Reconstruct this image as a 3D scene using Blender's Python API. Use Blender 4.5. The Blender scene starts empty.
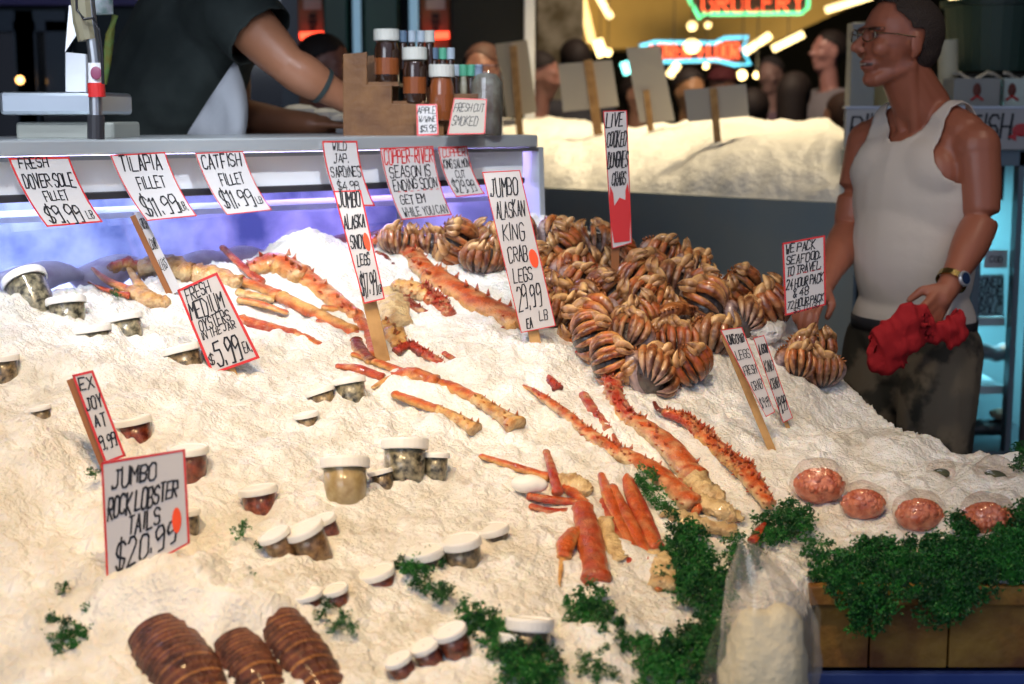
import bpy, math, random
import numpy as np
from mathutils import Vector, Matrix, noise as mnoise
rnd = random.Random(7)
col = bpy.context.scene.collection
sc = bpy.context.scene
# ------------------------------------------------------------------ camera
F = 1500.0; CX, CY = 512.0, 342.0; CAMZ = 1.48; PITCH = math.radians(8.6)
cam = bpy.data.cameras.new('camera'); camo = bpy.data.objects.new('camera', cam); col.objects.link(camo)
cam.sensor_width = 36.0; cam.lens = F / 1024 * 36.0; cam.clip_start = .05; cam.clip_end = 200
camo.location = (0, 0, CAMZ); camo.rotation_euler = (math.pi / 2 - PITCH, 0, 0)
cam.dof.use_dof = True; cam.dof.focus_distance = 2.85; cam.dof.aperture_fstop = 3.6
sc.camera = camo
# ------------------------------------------------------------------ world, lights, exposure
sc.view_settings.view_transform = 'Standard'; sc.view_settings.look = 'None'
sc.view_settings.gamma = 1.0; sc.view_settings.exposure = 0.0
sc.view_settings.use_curve_mapping = False
w = bpy.data.worlds.new('market_sky'); sc.world = w; w.use_nodes = True
w.node_tree.nodes['Background'].inputs[0].default_value = (.60, .70, 1.0, 1)
w.node_tree.nodes['Background'].inputs[1].default_value = .45
def lamp(kind, loc, power, color, size=.1, aim=None, spot=60, blend=.6, name='hanging_or_fill_lamp'):
    l = bpy.data.lights.new(name, kind); l.energy = power; l.color = color
    if kind in ('POINT', 'SPOT'): l.shadow_soft_size = size
    if kind == 'AREA': l.shape = 'RECTANGLE'; l.size = size if not isinstance(size, tuple) else size[0]; l.size_y = l.size if not isinstance(size, tuple) else size[1]
    if kind == 'SPOT': l.spot_size = math.radians(spot); l.spot_blend = blend
    o = bpy.data.objects.new(name, l); col.objects.link(o); o.location = loc
    if aim is not None:
        o.rotation_euler = (Vector(aim) - Vector(loc)).to_track_quat('-Z', 'Y').to_euler()
    return o
WARM = (1.0, .70, .36)
lamp('SPOT', (-.75, 1.6, 2.75), 100, WARM, .07, (-.5, 2.3, .85), 62, .9)
lamp('SPOT', (-.15, 1.4, 2.75), 92, WARM, .07, (-.12, 2.3, .85), 62, .9)
lamp('SPOT', (.3, 2.2, 2.8), 56, (1, .84, .66), .06, (.35, 3.2, 1.0), 62, .9)
lamp('SPOT', (.95, 2.0, 2.8), 15, (1, .72, .42), .06, (.8, 2.6, .85), 52, .9)
lamp('SPOT', (-.7, 2.2, 2.8), 60, (.80, .88, 1), .05, (-.45, 3.15, 1.2), 60, .8)
lamp('SPOT', (1.4, 6.0, 3.1), 190, (1, .80, .50), .12, (.9, 5.9, 1.3), 80, .8)
lamp('SPOT', (.1, 6.3, 3.1), 150, (1, .80, .50), .12, (.2, 6.3, 1.3), 80, .8)
lamp('SPOT', (.9, 6.9, 3.5), 170, (1, .78, .58), .15, (1.1, 8.6, 1.4), 90, .8)  # fill spot added to brighten the shoppers beyond the far bed
lamp('AREA', (-1.9, -1.2, 2.7), 46, (.84, .90, 1), (2.4, 1.4), (-.1, 3.2, 1.2), name='daylight_fill')  # cool fill added behind the camera, stands for daylight of the open front
lamp('SPOT', (.0, 2.2, 2.5), 85, (.86, .92, 1), .05, (-.40, 3.38, 1.36), 42, .7)  # this cool spot and the next are added to brighten the case fascia
lamp('SPOT', (-.9, 1.9, 2.5), 70, (.86, .92, 1), .05, (-.85, 3.0, 1.36), 36, .7)
lamp('SPOT', (-.6, 4.9, 2.9), 30, (1, .86, .6), .08, (-.72, 4.6, 1.4), 40, .8)  # added spot, brightens the white heap behind the worker's hands
lamp('SPOT', (1.7, 2.9, 2.9), 17, (1, .80, .62), .1, (1.1, 3.8, 1.3), 60, .9)
# ------------------------------------------------------------------ picture ray helpers (used only to find real positions)
_cp, _sp = math.cos(PITCH), math.sin(PITCH)
def ray(px, py):
    a, b = (px - CX) / F, -(py - CY) / F
    return Vector((a, _cp + b * _sp, -_sp + b * _cp))
def P(px, py, Y):
    d = ray(px, py); t = Y / d.y
    return Vector((d.x * t, Y, CAMZ + d.z * t))
def PX(p):   # world metres of one pixel at distance p
    return p / F
# ------------------------------------------------------------------ ice surface (height over plan position)
_cps = [(0,684,1.95),(0,560,2.17),(0,450,2.37),(0,370,2.6),(0,300,2.85),(-40,285,2.9),(-150,684,1.95),(-150,450,2.4),
(150,285,3.08),(150,350,2.8),(150,450,2.45),(150,560,2.15),(150,684,1.9),
(300,250,3.3),(300,350,2.9),(300,450,2.5),(300,560,2.17),(300,684,1.9),
(430,240,3.5),(430,300,3.2),(430,400,2.75),(430,500,2.38),(430,600,2.1),(430,684,1.9),
(560,238,3.65),(560,330,3.05),(560,420,2.7),(560,500,2.42),(560,600,2.12),(560,684,1.92),
(680,275,3.4),(680,350,3.0),(680,430,2.7),(680,520,2.4),(680,620,2.12),(690,684,1.98),
(775,318,3.22),(790,400,2.95),(780,450,2.7),(790,530,2.42),(850,400,3.05),(870,432,2.9),(860,520,2.45),(840,560,2.33),
(1000,468,2.7),(1000,520,2.4),(1000,560,2.28),(920,442,2.8),(920,570,2.3),(1100,480,2.65),(1100,570,2.25)]
_pts = np.array([list(P(*c)) for c in _cps])
def _tps(r2):
    return np.where(r2 > 1e-12, r2 * np.log(np.maximum(r2, 1e-12)), 0)
_n = len(_pts); _K = _tps(((_pts[:, None, :2] - _pts[None, :, :2]) ** 2).sum(-1)) + np.eye(_n) * .004
_Q = np.c_[np.ones(_n), _pts[:, :2]]
_w = np.linalg.solve(np.r_[np.c_[_K, _Q], np.c_[_Q.T, np.zeros((3, 3))]], np.r_[_pts[:, 2], np.zeros(3)])
_crX = np.array([-3, .045, .22, .41, .60, .72, .76, .80, .90, 1.05, 1.4]); _crY = np.array([9, 3.78, 3.70, 3.48, 3.28, 3.08, 2.97, 2.86, 2.76, 2.70, 2.66])
_frX = np.array([-3, .20, .27, .50, .56, 1.5]); _frY = np.array([1.72, 1.86, 1.98, 2.31, 2.285, 2.26])
def hbase(X, Y):
    X = np.asarray(X, float); Y = np.asarray(Y, float); sh = X.shape
    x, y = X.ravel(), Y.ravel(); out = np.empty(len(x))
    for i in range(0, len(x), 20000):
        a, b = x[i:i+20000], y[i:i+20000]
        r2 = (a[:, None] - _pts[None, :, 0]) ** 2 + (b[:, None] - _pts[None, :, 1]) ** 2
        out[i:i+20000] = _tps(r2) @ _w[:_n] + _w[_n] + _w[_n+1] * a + _w[_n+2] * b
    d = np.maximum(0, y - np.interp(x, _crX, _crY)); out -= 1.6 * d + 6 * d * d
    f = np.maximum(0, np.interp(x, _frX, _frY) + .03 - y); out -= .5 * f + 14 * f * f
    return out.reshape(sh)
def hz(x, y): return float(hbase(np.array([x]), np.array([y]))[0])
def hit(px, py):
    d = ray(px, py); ts = np.arange(1.7, 4.3, .01)
    z = hbase(d.x * ts, d.y * ts); k = np.where(CAMZ + d.z * ts < z)[0]
    t = ts[k[0]] if len(k) else 3.0
    lo, hi = t - .01, t
    for _ in range(6):
        m = (lo + hi) / 2
        if CAMZ + d.z * m < hz(d.x * m, d.y * m): hi = m
        else: lo = m
    return Vector((d.x * hi, d.y * hi, CAMZ + d.z * hi))
def inormal(x, y, e=.02):
    return Vector((hz(x-e, y) - hz(x+e, y), hz(x, y-e) - hz(x, y+e), 2*e)).normalized()
def _lat(ix, iy, seed):
    h = (ix * 374761393 + iy * 668265263 + seed * 2147483647) & 0xffffffff
    h = ((h ^ (h >> 13)) * 1274126177) & 0xffffffff
    return ((h ^ (h >> 16)) & 0xffff) / 65535.0
def vnoise(X, Y, s, seed):
    x, y = X / s, Y / s; ix, iy = np.floor(x).astype(np.int64), np.floor(y).astype(np.int64)
    fx, fy = x - ix, y - iy; fx = fx*fx*(3-2*fx); fy = fy*fy*(3-2*fy)
    a, b, c, d = _lat(ix, iy, seed), _lat(ix+1, iy, seed), _lat(ix, iy+1, seed), _lat(ix+1, iy+1, seed)
    return (a*(1-fx)+b*fx)*(1-fy) + (c*(1-fx)+d*fx)*fy - .5
# ------------------------------------------------------------------ materials
def mat(name, base=(.8, .8, .8), rough=.5, metal=0, spec=.5, emit=None, estr=0, attr=False, noise=None, bump=0, bscale=60, alpha=1, trans=0, coat=0, sss=0, thin=None):
    m = bpy.data.materials.new(name); m.use_nodes = True; nt = m.node_tree; b = nt.nodes['Principled BSDF']
    b.inputs['Base Color'].default_value = (*base, 1); b.inputs['Roughness'].default_value = rough
    b.inputs['Metallic'].default_value = metal; b.inputs['Specular IOR Level'].default_value = spec
    b.inputs['Coat Weight'].default_value = coat; b.inputs['Coat Roughness'].default_value = .12
    b.inputs['Transmission Weight'].default_value = trans
    if sss: b.inputs['Subsurface Weight'].default_value = sss; b.inputs['Subsurface Radius'].default_value = (.012, .008, .005)
    if emit: b.inputs['Emission Color'].default_value = (*emit, 1); b.inputs['Emission Strength'].default_value = estr
    tc = nt.nodes.new('ShaderNodeTexCoord')
    src = None
    if attr:
        a = nt.nodes.new('ShaderNodeAttribute'); a.attribute_name = 'Col'; src = a.outputs['Color']
    if noise:
        n = nt.nodes.new('ShaderNodeTexNoise'); n.inputs['Scale'].default_value = noise[0]; n.inputs['Detail'].default_value = 5
        nt.links.new(tc.outputs['Object'], n.inputs['Vector'])
        r = nt.nodes.new('ShaderNodeValToRGB'); r.color_ramp.elements[0].position = noise[3] if len(noise) > 3 else .35; r.color_ramp.elements[1].position = noise[4] if len(noise) > 4 else .65
        r.color_ramp.elements[0].color = (*noise[1], 1); r.color_ramp.elements[1].color = (*noise[2], 1)
        nt.links.new(n.outputs['Fac'], r.inputs['Fac'])
        if src is not None:
            x = nt.nodes.new('ShaderNodeMix'); x.data_type = 'RGBA'; x.blend_type = 'MULTIPLY'; x.inputs[0].default_value = 1
            nt.links.new(src, x.inputs[6]); nt.links.new(r.outputs['Color'], x.inputs[7]); src = x.outputs[2]
        else: src = r.outputs['Color']
    if src is not None: nt.links.new(src, b.inputs['Base Color'])
    if bump:
        n = nt.nodes.new('ShaderNodeTexNoise'); n.inputs['Scale'].default_value = bscale; n.inputs['Detail'].default_value = 6
        nt.links.new(tc.outputs['Object'], n.inputs['Vector'])
        u = nt.nodes.new('ShaderNodeBump'); u.inputs['Strength'].default_value = bump; u.inputs['Distance'].default_value = .01
        nt.links.new(n.outputs['Fac'], u.inputs['Height']); nt.links.new(u.outputs['Normal'], b.inputs['Normal'])
    if thin is not None:   # thin clear film: mostly see-through, glossy skin
        out = nt.nodes['Material Output']; t = nt.nodes.new('ShaderNodeBsdfTransparent'); t.inputs[0].default_value = (*thin[1], 1)
        fr = nt.nodes.new('ShaderNodeLayerWeight'); fr.inputs[0].default_value = .5
        pw = nt.nodes.new('ShaderNodeMath'); pw.operation = 'POWER'; pw.inputs[1].default_value = 4
        ad = nt.nodes.new('ShaderNodeMath'); ad.operation = 'MULTIPLY_ADD'; ad.inputs[1].default_value = .75; ad.inputs[2].default_value = max(0, thin[0]) + .03; ad.use_clamp = True
        nt.links.new(fr.outputs['Facing'], pw.inputs[0])
        mx = nt.nodes.new('ShaderNodeMixShader')
        nt.links.new(pw.outputs[0], ad.inputs[0]); nt.links.new(ad.outputs[0], mx.inputs[0])
        nt.links.new(t.outputs[0], mx.inputs[1]); nt.links.new(b.outputs[0], mx.inputs[2]); nt.links.new(mx.outputs[0], out.inputs['Surface'])
        if bump: nt.links.new(u.outputs['Normal'], fr.inputs['Normal'])
    return m
M = {}
M['ice'] = mat('crushed_ice', (.86, .84, .80), .34, spec=.5, noise=(13, (.72, .68, .60), (.93, .92, .89)), bump=.85, bscale=140, sss=.2)
M['ice_far'] = mat('ice_coarse', (.86, .84, .78), .5, bump=.6, bscale=50)
M['steel'] = mat('brushed_steel', (.62, .66, .68), .30, metal=.55, bump=.03, bscale=20)
M['steel_dull'] = mat('dull_steel', (.48, .50, .53), .42, metal=1)
M['dark_metal'] = mat('dark_metal', (.03, .03, .035), .4)
M['white_paint'] = mat('white_paint', (.8, .82, .86), .4)
M['card'] = mat('sign_card', (.60, .58, .57), .25, coat=.5)
M['card_tan'] = mat('sign_card_back', (.56, .48, .34), .7)
M['card_grey'] = mat('sign_card_grey', (.50, .46, .39), .7)
M['red_ink'] = mat('red_edge', (.62, .03, .03), .35)
M['spot'] = mat('orange_sticker', (.95, .09, .02), .4)
M['ink'] = mat('marker_ink', (.012, .012, .015), .4)
M['stick'] = mat('wood_stick', (.45, .24, .08), .6, noise=(30, (.36, .19, .06), (.52, .30, .11)))
M['stick_red'] = mat('wood_stick_dark', (.30, .11, .03), .5)
M['wood'] = mat('rack_wood', (.3, .14, .04), .5, noise=(14, (.12, .045, .010), (.22, .095, .025)), bump=.2)
M['trough'] = mat('yellow_painted_boards', (.4, .22, .03), .6, noise=(9, (.13, .045, .008), (.36, .20, .03)), bump=.3)
M['blue'] = mat('blue_plastic', (.02, .05, .22), .5)
M['glass'] = mat('case_glass', (.95, .97, 1), .04, spec=.6, metal=1, thin=(.05, (.93, .95, 1)))
M['film'] = mat('clear_film', (.9, .9, .9), .10, spec=.7, metal=1, bump=.5, bscale=25, thin=(.06, (.95, .95, .95)))
M['cup'] = mat('clear_cup', (.85, .85, .85), .12, metal=1, spec=.6, thin=(.01, (.92, .92, .90)))
M['lid'] = mat('white_lid', (.88, .86, .80), .4)
M['crab'] = mat('crab_shell', attr=True, rough=.25, coat=.6, noise=(42, (.34, .26, .26), (1.0, 1.0, 1.0), .38, .54), bump=.4, bscale=120)
M['leg'] = mat('crab_leg_shell', attr=True, rough=.28, coat=.5, noise=(55, (.62, .50, .42), (1, 1, 1), .34, .56), bump=.6, bscale=220)
M['skin'] = mat('skin', (.42, .17, .10), .40, attr=True, bump=.08, bscale=60)
M['hair'] = mat('dark_hair', (.045, .030, .022), .6, bump=.8, bscale=200)
M['tank'] = mat('white_cotton', (.70, .62, .53), .85, bump=.35, bscale=14)
M['lens'] = mat('clear_lens', (.9, .9, .9), .05, metal=1, thin=(-.02, (.98, .98, .97)))
M['parsley'] = mat('parsley_leaf', (.012, .13, .022), .5, noise=(40, (.006, .08, .012), (.025, .2, .035)))
_nt = M['parsley'].node_tree; _oi = _nt.nodes.new('ShaderNodeObjectInfo'); _r = _nt.nodes.new('ShaderNodeValToRGB'); _r.color_ramp.elements[0].color = (.38, .42, .5, 1); _r.color_ramp.elements[1].color = (1.6, 1.35, 1.1, 1)
_x = _nt.nodes.new('ShaderNodeMix'); _x.data_type = 'RGBA'; _x.blend_type = 'MULTIPLY'; _x.inputs[0].default_value = 1; _b = _nt.nodes['Principled BSDF']; _src = _b.inputs['Base Color'].links[0].from_socket
_nt.links.new(_oi.outputs['Random'], _r.inputs['Fac']); _nt.links.new(_src, _x.inputs[6]); _nt.links.new(_r.outputs['Color'], _x.inputs[7]); _nt.links.new(_x.outputs[2], _b.inputs['Base Color'])
M['stem'] = mat('parsley_stem', (.06, .2, .03), .5)
# ------------------------------------------------------------------ mesh builder
class MB:
    def __init__(s): s.v = []; s.f = []; s.c = []; s.cur = (1, 1, 1)
    def add(s, vs, fs, cols=None):
        o = len(s.v); s.v += [tuple(x) for x in vs]; s.f += [tuple(i + o for i in f) for f in fs]
        s.c += list(cols) if cols is not None else [s.cur] * len(vs); return s
    def box(s, c, h, M3=None):   # centre, half sizes
        M3 = M3 or Matrix.Identity(3); c = Vector(c)
        vs = [c + M3 @ Vector((x*h[0], y*h[1], z*h[2])) for x in (-1, 1) for y in (-1, 1) for z in (-1, 1)]
        return s.add(vs, [(0,1,3,2),(4,6,7,5),(0,4,5,1),(2,3,7,6),(0,2,6,4),(1,5,7,3)])
    def tube(s, pts, rs, n=8, flat=1.0, up=None, cap=True, colf=None):
        pts = [Vector(p) for p in pts]; up = Vector(up) if up is not None else Vector((0, 0, 1)); base = len(s.v)
        if not isinstance(rs, (list, tuple)): rs = [rs] * len(pts)
        vs, cs = [], []
        for i, p in enumerate(pts):
            t = (pts[min(i+1, len(pts)-1)] - pts[max(i-1, 0)]).normalized()
            u = up if abs(t.dot(up)) < .97 else Vector((0, 1, 0)) if abs(t.y) < .9 else Vector((1, 0, 0))
            a = t.cross(u).normalized(); b = a.cross(t).normalized()
            for k in range(n):
                an = 2*math.pi*k/n; vs.append(p + a*(math.cos(an)*rs[i]) + b*(math.sin(an)*rs[i]*flat))
                cs.append(colf(math.sin(an), i/(len(pts)-1)) if colf else s.cur)
        fs = [(i*n+k, i*n+(k+1) % n, (i+1)*n+(k+1) % n, (i+1)*n+k) for i in range(len(pts)-1) for k in range(n)]
        if cap: fs += [tuple(range(n-1, -1, -1)), tuple((len(pts)-1)*n+k for k in range(n))]
        return s.add(vs, fs, cs)
    def cyl(s, a, b, r0, r1=None, n=16): return s.tube([a, b], [r0, r1 if r1 is not None else r0], n)
    def ell(s, c, r, M3=None, nu=14, nv=9, colf=None):
        M3 = M3 or Matrix.Identity(3); c = Vector(c); vs, cs = [], []
        for j in range(nv+1):
            th = math.pi*j/nv
            for i in range(nu):
                ph = 2*math.pi*i/nu; q = Vector((math.sin(th)*math.cos(ph), math.sin(th)*math.sin(ph), math.cos(th)))
                vs.append(c + M3 @ Vector((q.x*r[0], q.y*r[1], q.z*r[2]))); cs.append(colf(q) if colf else s.cur)
        fs = [(j*nu+i, (j+1)*nu+i, (j+1)*nu+(i+1) % nu, j*nu+(i+1) % nu) for j in range(nv) for i in range(nu)]
        return s.add(vs, fs, cs)
    def lathe(s, prof, n=24, M4=None, cap=True):
        M4 = M4 or Matrix.Identity(4)
        vs = [M4 @ Vector((r*math.cos(2*math.pi*k/n), r*math.sin(2*math.pi*k/n), z)) for r, z in prof for k in range(n)]
        fs = [(i*n+k, i*n+(k+1) % n, (i+1)*n+(k+1) % n, (i+1)*n+k) for i in range(len(prof)-1) for k in range(n)]
        if cap: fs += [tuple(range(n-1, -1, -1)), tuple((len(prof)-1)*n+k for k in range(n))]
        return s.add(vs, fs)
    def prism(s, poly, z0, z1):
        n = len(poly); vs = [(x, y, z0) for x, y in poly] + [(x, y, z1) for x, y in poly]
        return s.add(vs, [tuple(range(n-1, -1, -1)), tuple(range(n, 2*n))] + [(i, (i+1) % n, n+(i+1) % n, n+i) for i in range(n)])
    def slab(s, poly3, thick):   # planar polygon in 3D given thickness vector
        n = len(poly3); t = Vector(thick); a = [Vector(p) for p in poly3]
        return s.add(a + [p + t for p in a], [tuple(range(n)), tuple(range(2*n-1, n-1, -1))] + [(i, n+i, n+(i+1) % n, (i+1) % n) for i in range(n)])
    def mesh(s, name, off=(0, 0, 0), smooth=False, attr=False):
        me = bpy.data.meshes.new(name); off = Vector(off)
        me.from_pydata([Vector(v) - off for v in s.v], [], s.f); me.update()
        if attr:
            a = me.color_attributes.new('Col', 'FLOAT_COLOR', 'POINT')
            a.data.foreach_set('color', np.array([(*c, 1) for c in s.c], dtype=np.float32).ravel())
        if smooth: me.polygons.foreach_set('use_smooth', [True] * len(me.polygons))
        return me
    def build(s, name, m, parent=None, smooth=False, attr=False, bevel=0, recalc=True):
        off = Vector((0, 0, 0)); p = parent
        while p is not None: off += p.location; p = p.parent
        me = s.mesh(name, off, smooth, attr)
        if recalc:
            import bmesh
            bm = bmesh.new(); bm.from_mesh(me); bmesh.ops.recalc_face_normals(bm, faces=bm.faces); bm.to_mesh(me); bm.free()
        me.materials.append(M[m] if isinstance(m, str) else m)
        o = bpy.data.objects.new(name, me); col.objects.link(o); o.parent = parent
        if bevel:
            b = o.modifiers.new('bevel', 'BEVEL'); b.width = bevel; b.segments = 2; b.limit_method = 'ANGLE'
        return o
def tag(o, label, cat, group=None, kind=None):
    o['label'] = label; o['category'] = cat
    if group: o['group'] = group
    if kind: o['kind'] = kind
    return o
def struct(o): o['kind'] = 'structure'; return o
def thing(name, label, cat, loc, group=None):
    o = bpy.data.objects.new(name, None); col.objects.link(o); o.location = Vector(loc); o.empty_display_size = .02
    return tag(o, label, cat, group)
def dup(root, loc, rot=None, scale=1.0, label=None, group=None):
    r = root.copy(); col.objects.link(r); r.location = loc; r.scale = (scale,)*3
    if rot is not None: r.rotation_mode = 'QUATERNION'; r.rotation_quaternion = rot
    if label: r['label'] = label
    if group: r['group'] = group
    for ch in root.children:
        c = ch.copy(); col.objects.link(c); c.parent = r
        for g in ch.children:
            d = g.copy(); col.objects.link(d); d.parent = c
    return r
def drop(root):
    for ch in list(root.children): drop(ch)
    bpy.data.objects.remove(root)
def ss(a, b, x): t = min(1, max(0, (x-a)/(b-a))); return t*t*(3-2*t)
def remesh(mb, voxel, smooth=3, colf=None, keep=None, push=0, m='skin', name='body', parent=None, thick=0):
    """fuse overlapping solids into one continuous skin"""
    me = mb.mesh('tmp'); o = bpy.data.objects.new('tmp', me); col.objects.link(o)
    r = o.modifiers.new('r', 'REMESH'); r.mode = 'VOXEL'; r.voxel_size = voxel; r.use_smooth_shade = True
    s = o.modifiers.new('s', 'SMOOTH'); s.factor = .5; s.iterations = smooth
    dg = bpy.context.evaluated_depsgraph_get(); ev = o.evaluated_get(dg)
    out = bpy.data.meshes.new_from_object(ev, depsgraph=dg); bpy.data.objects.remove(o)
    n = len(out.vertices); co = np.empty(n*3, dtype=np.float32); out.vertices.foreach_get('co', co); co = co.reshape(-1, 3)
    if push:
        no = np.empty(n*3, dtype=np.float32); out.vertices.foreach_get('normal', no); co = co + no.reshape(-1, 3)*push
    off = Vector((0, 0, 0)); p = parent
    while p is not None: off += p.location; p = p.parent
    if keep is not None:
        import bmesh
        flags = [keep(Vector(map(float, c))) for c in co]
        out.vertices.foreach_set('co', co.ravel()); bm = bmesh.new(); bm.from_mesh(out); bm.verts.ensure_lookup_table()
        bmesh.ops.delete(bm, geom=[v for v in bm.verts if not flags[v.index]], context='VERTS')
        for _ in range(2):
            ed = [v for v in bm.verts if v.is_boundary]; new = {}
            for v in ed:
                nb = [e.other_vert(v).co for e in v.link_edges if e.is_boundary]
                if len(nb) == 2: new[v] = v.co*.4 + (nb[0]+nb[1])*.3
            for v, c in new.items(): v.co = c
        bm.to_mesh(out); bm.free(); out.update()
        n = len(out.vertices); co = np.empty(n*3, dtype=np.float32); out.vertices.foreach_get('co', co); co = co.reshape(-1, 3)
    if colf:
        a = out.color_attributes.new('Col', 'FLOAT_COLOR', 'POINT')
        a.data.foreach_set('color', np.array([(*colf(Vector(map(float, c))), 1) for c in co], dtype=np.float32).ravel())
    out.vertices.foreach_set('co', (co - np.array(off, dtype=np.float32)).ravel()); out.name = name
    out.polygons.foreach_set('use_smooth', [True]*len(out.polygons)); out.update()
    out.materials.clear(); out.materials.append(M[m] if isinstance(m, str) else m)
    q = bpy.data.objects.new(name, out); col.objects.link(q); q.parent = parent
    if thick:
        t = q.modifiers.new('thick', 'SOLIDIFY'); t.thickness = thick; t.offset = 1
    return q
# ------------------------------------------------------------------ handwriting: stroke letters on a 4 x 6 grid
G = dict(A='002640 1232', B='0006364544330 3'.replace(' ', '') + ' 33424130 3000', C='4536160501103041', D='00062644423000', E='46060040 0333', F='460600 0333', G='4536160501103041432 3'.replace(' ', ''),
H='0006 4046 0343', I='2026', J='2646 3631200001', K='0006 460340', L='060040', M='0006234640', N='00064046', O='160501103041453616', P='0006364544433303', Q='160501103041453616 2240',
R='0006364544433303 1340', S='453616050413334241301001', T='0646 2620', U='060110304146', V='062046', W='0610233046', X='0640 0046', Y='0623 462320', Z='06460040')
G.update({'0': '160501103041453616', '1': '152620', '2': '05163645440040', '3': '0646233342413001', '4': '360242 3430', '5': '460604344341301001', '6': '3605011030414233130 1'.replace(' ', ''), '7': '064610',
'8': '130405163645443313020110304142 3342', '9': '44130405163645444020', '$': '4536160504134241301001 2720', '.': '2021', '&': '400516263501102042', ',': '2110', '/': '0046', "'": '2625', '-': '1333', '!': '2622 2021'})
def strokes(ch):
    out = []
    for s_ in G.get(ch, '').split():
        out.append([(int(s_[i]), int(s_[i+1])) for i in range(0, len(s_) - 1, 2)])
    return out
def write(mb, S, Wm, Hm, text, yc, h, x0, x1, wid, seed=0, lift=.0009, slant=.14, jit=.25):
    """text as ribbons on surface S(u, v, lift); u right, v up, both 0..1"""
    r = random.Random(seed * 7 + len(text)); n = len(text); 
    if not n: return
    wid = wid*.60; adv = [.45 if c in ".,'I1 !" else 1.0 for c in text]; cw1 = (x1 - x0) * Wm / sum(adv); hh = h * Hm
    for i, ch in enumerate(text):
        cw = cw1; jx, jy, js = r.uniform(-.05, .05)*cw, r.uniform(-.06, .06)*hh, r.uniform(.9, 1.12)
        cw = cw1; ofs = sum(adv[:i])*cw1 - (1-adv[i])*.5*cw1
        for st in strokes(ch):
            pts = []
            for gx, gy in st:
                lx = (gx / 4 * .74 + .13) * cw + slant * (gy/6 - .5) * hh + jx + r.uniform(-jit, jit) * wid
                ly = (gy / 6 - .5) * hh * js + jy + r.uniform(-jit, jit) * wid
                pts.append(Vector((x0*Wm + ofs + lx, yc*Hm + ly)))
            for a, b in zip(pts, pts[1:]):
                d = b - a
                if d.length < 1e-6: continue
                t = d.normalized(); nn = Vector((-t.y, t.x)) * wid/2 * r.uniform(.85, 1.15); a2, b2 = a - t*wid*.35, b + t*wid*.35
                q = [a2-nn, b2-nn, b2+nn, a2+nn]; mb.add([S(p.x/Wm, p.y/Hm, lift) for p in q], [(0, 1, 2, 3)])
def card(label, TL, TR, BR, BL, lines, stick=None, spots=(), bow=0, name='price_card', cat='price sign', group=None, matn='card', border=True, bw=.0026, extra=None, stick_m='stick', seed=1, back=False):
    TL, TR, BR, BL = map(Vector, (TL, TR, BR, BL)); c0 = (BL + BR) / 2
    Wm = ((TR-TL).length + (BR-BL).length) / 2; Hm = ((TL-BL).length + (TR-BR).length) / 2
    nrm = (TR-TL).cross(TL-BL).normalized()
    if nrm.dot(Vector((0, 0, CAMZ)) - c0) < 0: nrm = -nrm
    def S(u, v, lift=0):
        p = (BL*(1-u) + BR*u)*(1-v) + (TL*(1-u) + TR*u)*v
        return p + nrm*(lift + bow*(-4*v*(1-v)))
    root = thing(name, label, cat, c0, group)
    N = 10; m = MB()
    for L in (0, -.0012): m.add([S(u, j/N, L) for j in range(N+1) for u in (0, 1)], [(2*j, 2*j+1, 2*j+3, 2*j+2) for j in range(N)])
    k = 2*(N+1); m.f += [(2*j, 2*j+2, k+2*j+2, k+2*j) for j in range(N)] + [(2*j+1, 2*j+3, k+2*j+3, k+2*j+1) for j in range(N)] + [(0, 1, k+1, k), (2*N, 2*N+1, k+2*N+1, k+2*N)]
    m.build('card', matn, root, smooth=False)
    if border:
        m = MB(); bu, bv = bw/Wm, bw/Hm
        for (u0, u1, v0, v1) in ((0, bu, 0, 1), (1-bu, 1, 0, 1), (0, 1, 0, bv), (0, 1, 1-bv, 1)):
            nn = N if v1 - v0 > .5 else 1
            m.add([S(u, v0+(v1-v0)*j/nn, .0005) for j in range(nn+1) for u in (u0, u1)], [(2*j, 2*j+1, 2*j+3, 2*j+2) for j in range(nn)])
        m.build('red_border', 'red_ink', root)
    for colr in ('ink', 'red_ink'):
        m = MB()
        for i, ln in enumerate(lines):
            t, yc, h, x0, x1, wd = ln[:6]; cc = ln[6] if len(ln) > 6 else 'ink'
            if cc == colr: write(m, S, Wm, Hm, t, yc, h, x0, x1, wd, seed + i*13)
        if m.v: m.build('handwriting', colr, root, recalc=False)
    for (u, v, ru, rv) in spots:
        m = MB(); n = 14; m.add([S(u, v, .0012)] + [S(u + ru*math.cos(2*math.pi*q/n), v + rv*math.sin(2*math.pi*q/n), .0012) for q in range(n)], [(0, 1+q, 1+(q+1) % n) for q in range(n)])
        m.build('orange_sticker', 'spot', root)
    if extra: extra(S, root, Wm, Hm)
    if stick:
        a, b, wd = stick; a, b = Vector(a), Vector(b); ax = (b-a).normalized(); sd = ax.cross(nrm).normalized(); nz = sd.cross(ax)
        m = MB(); m.box((a+b)/2, (wd/2, .0025, (b-a).length/2), Matrix((sd, nz, ax)).transposed()); m.build('wooden_stick', stick_m, root, bevel=.0008)
    return root
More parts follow.
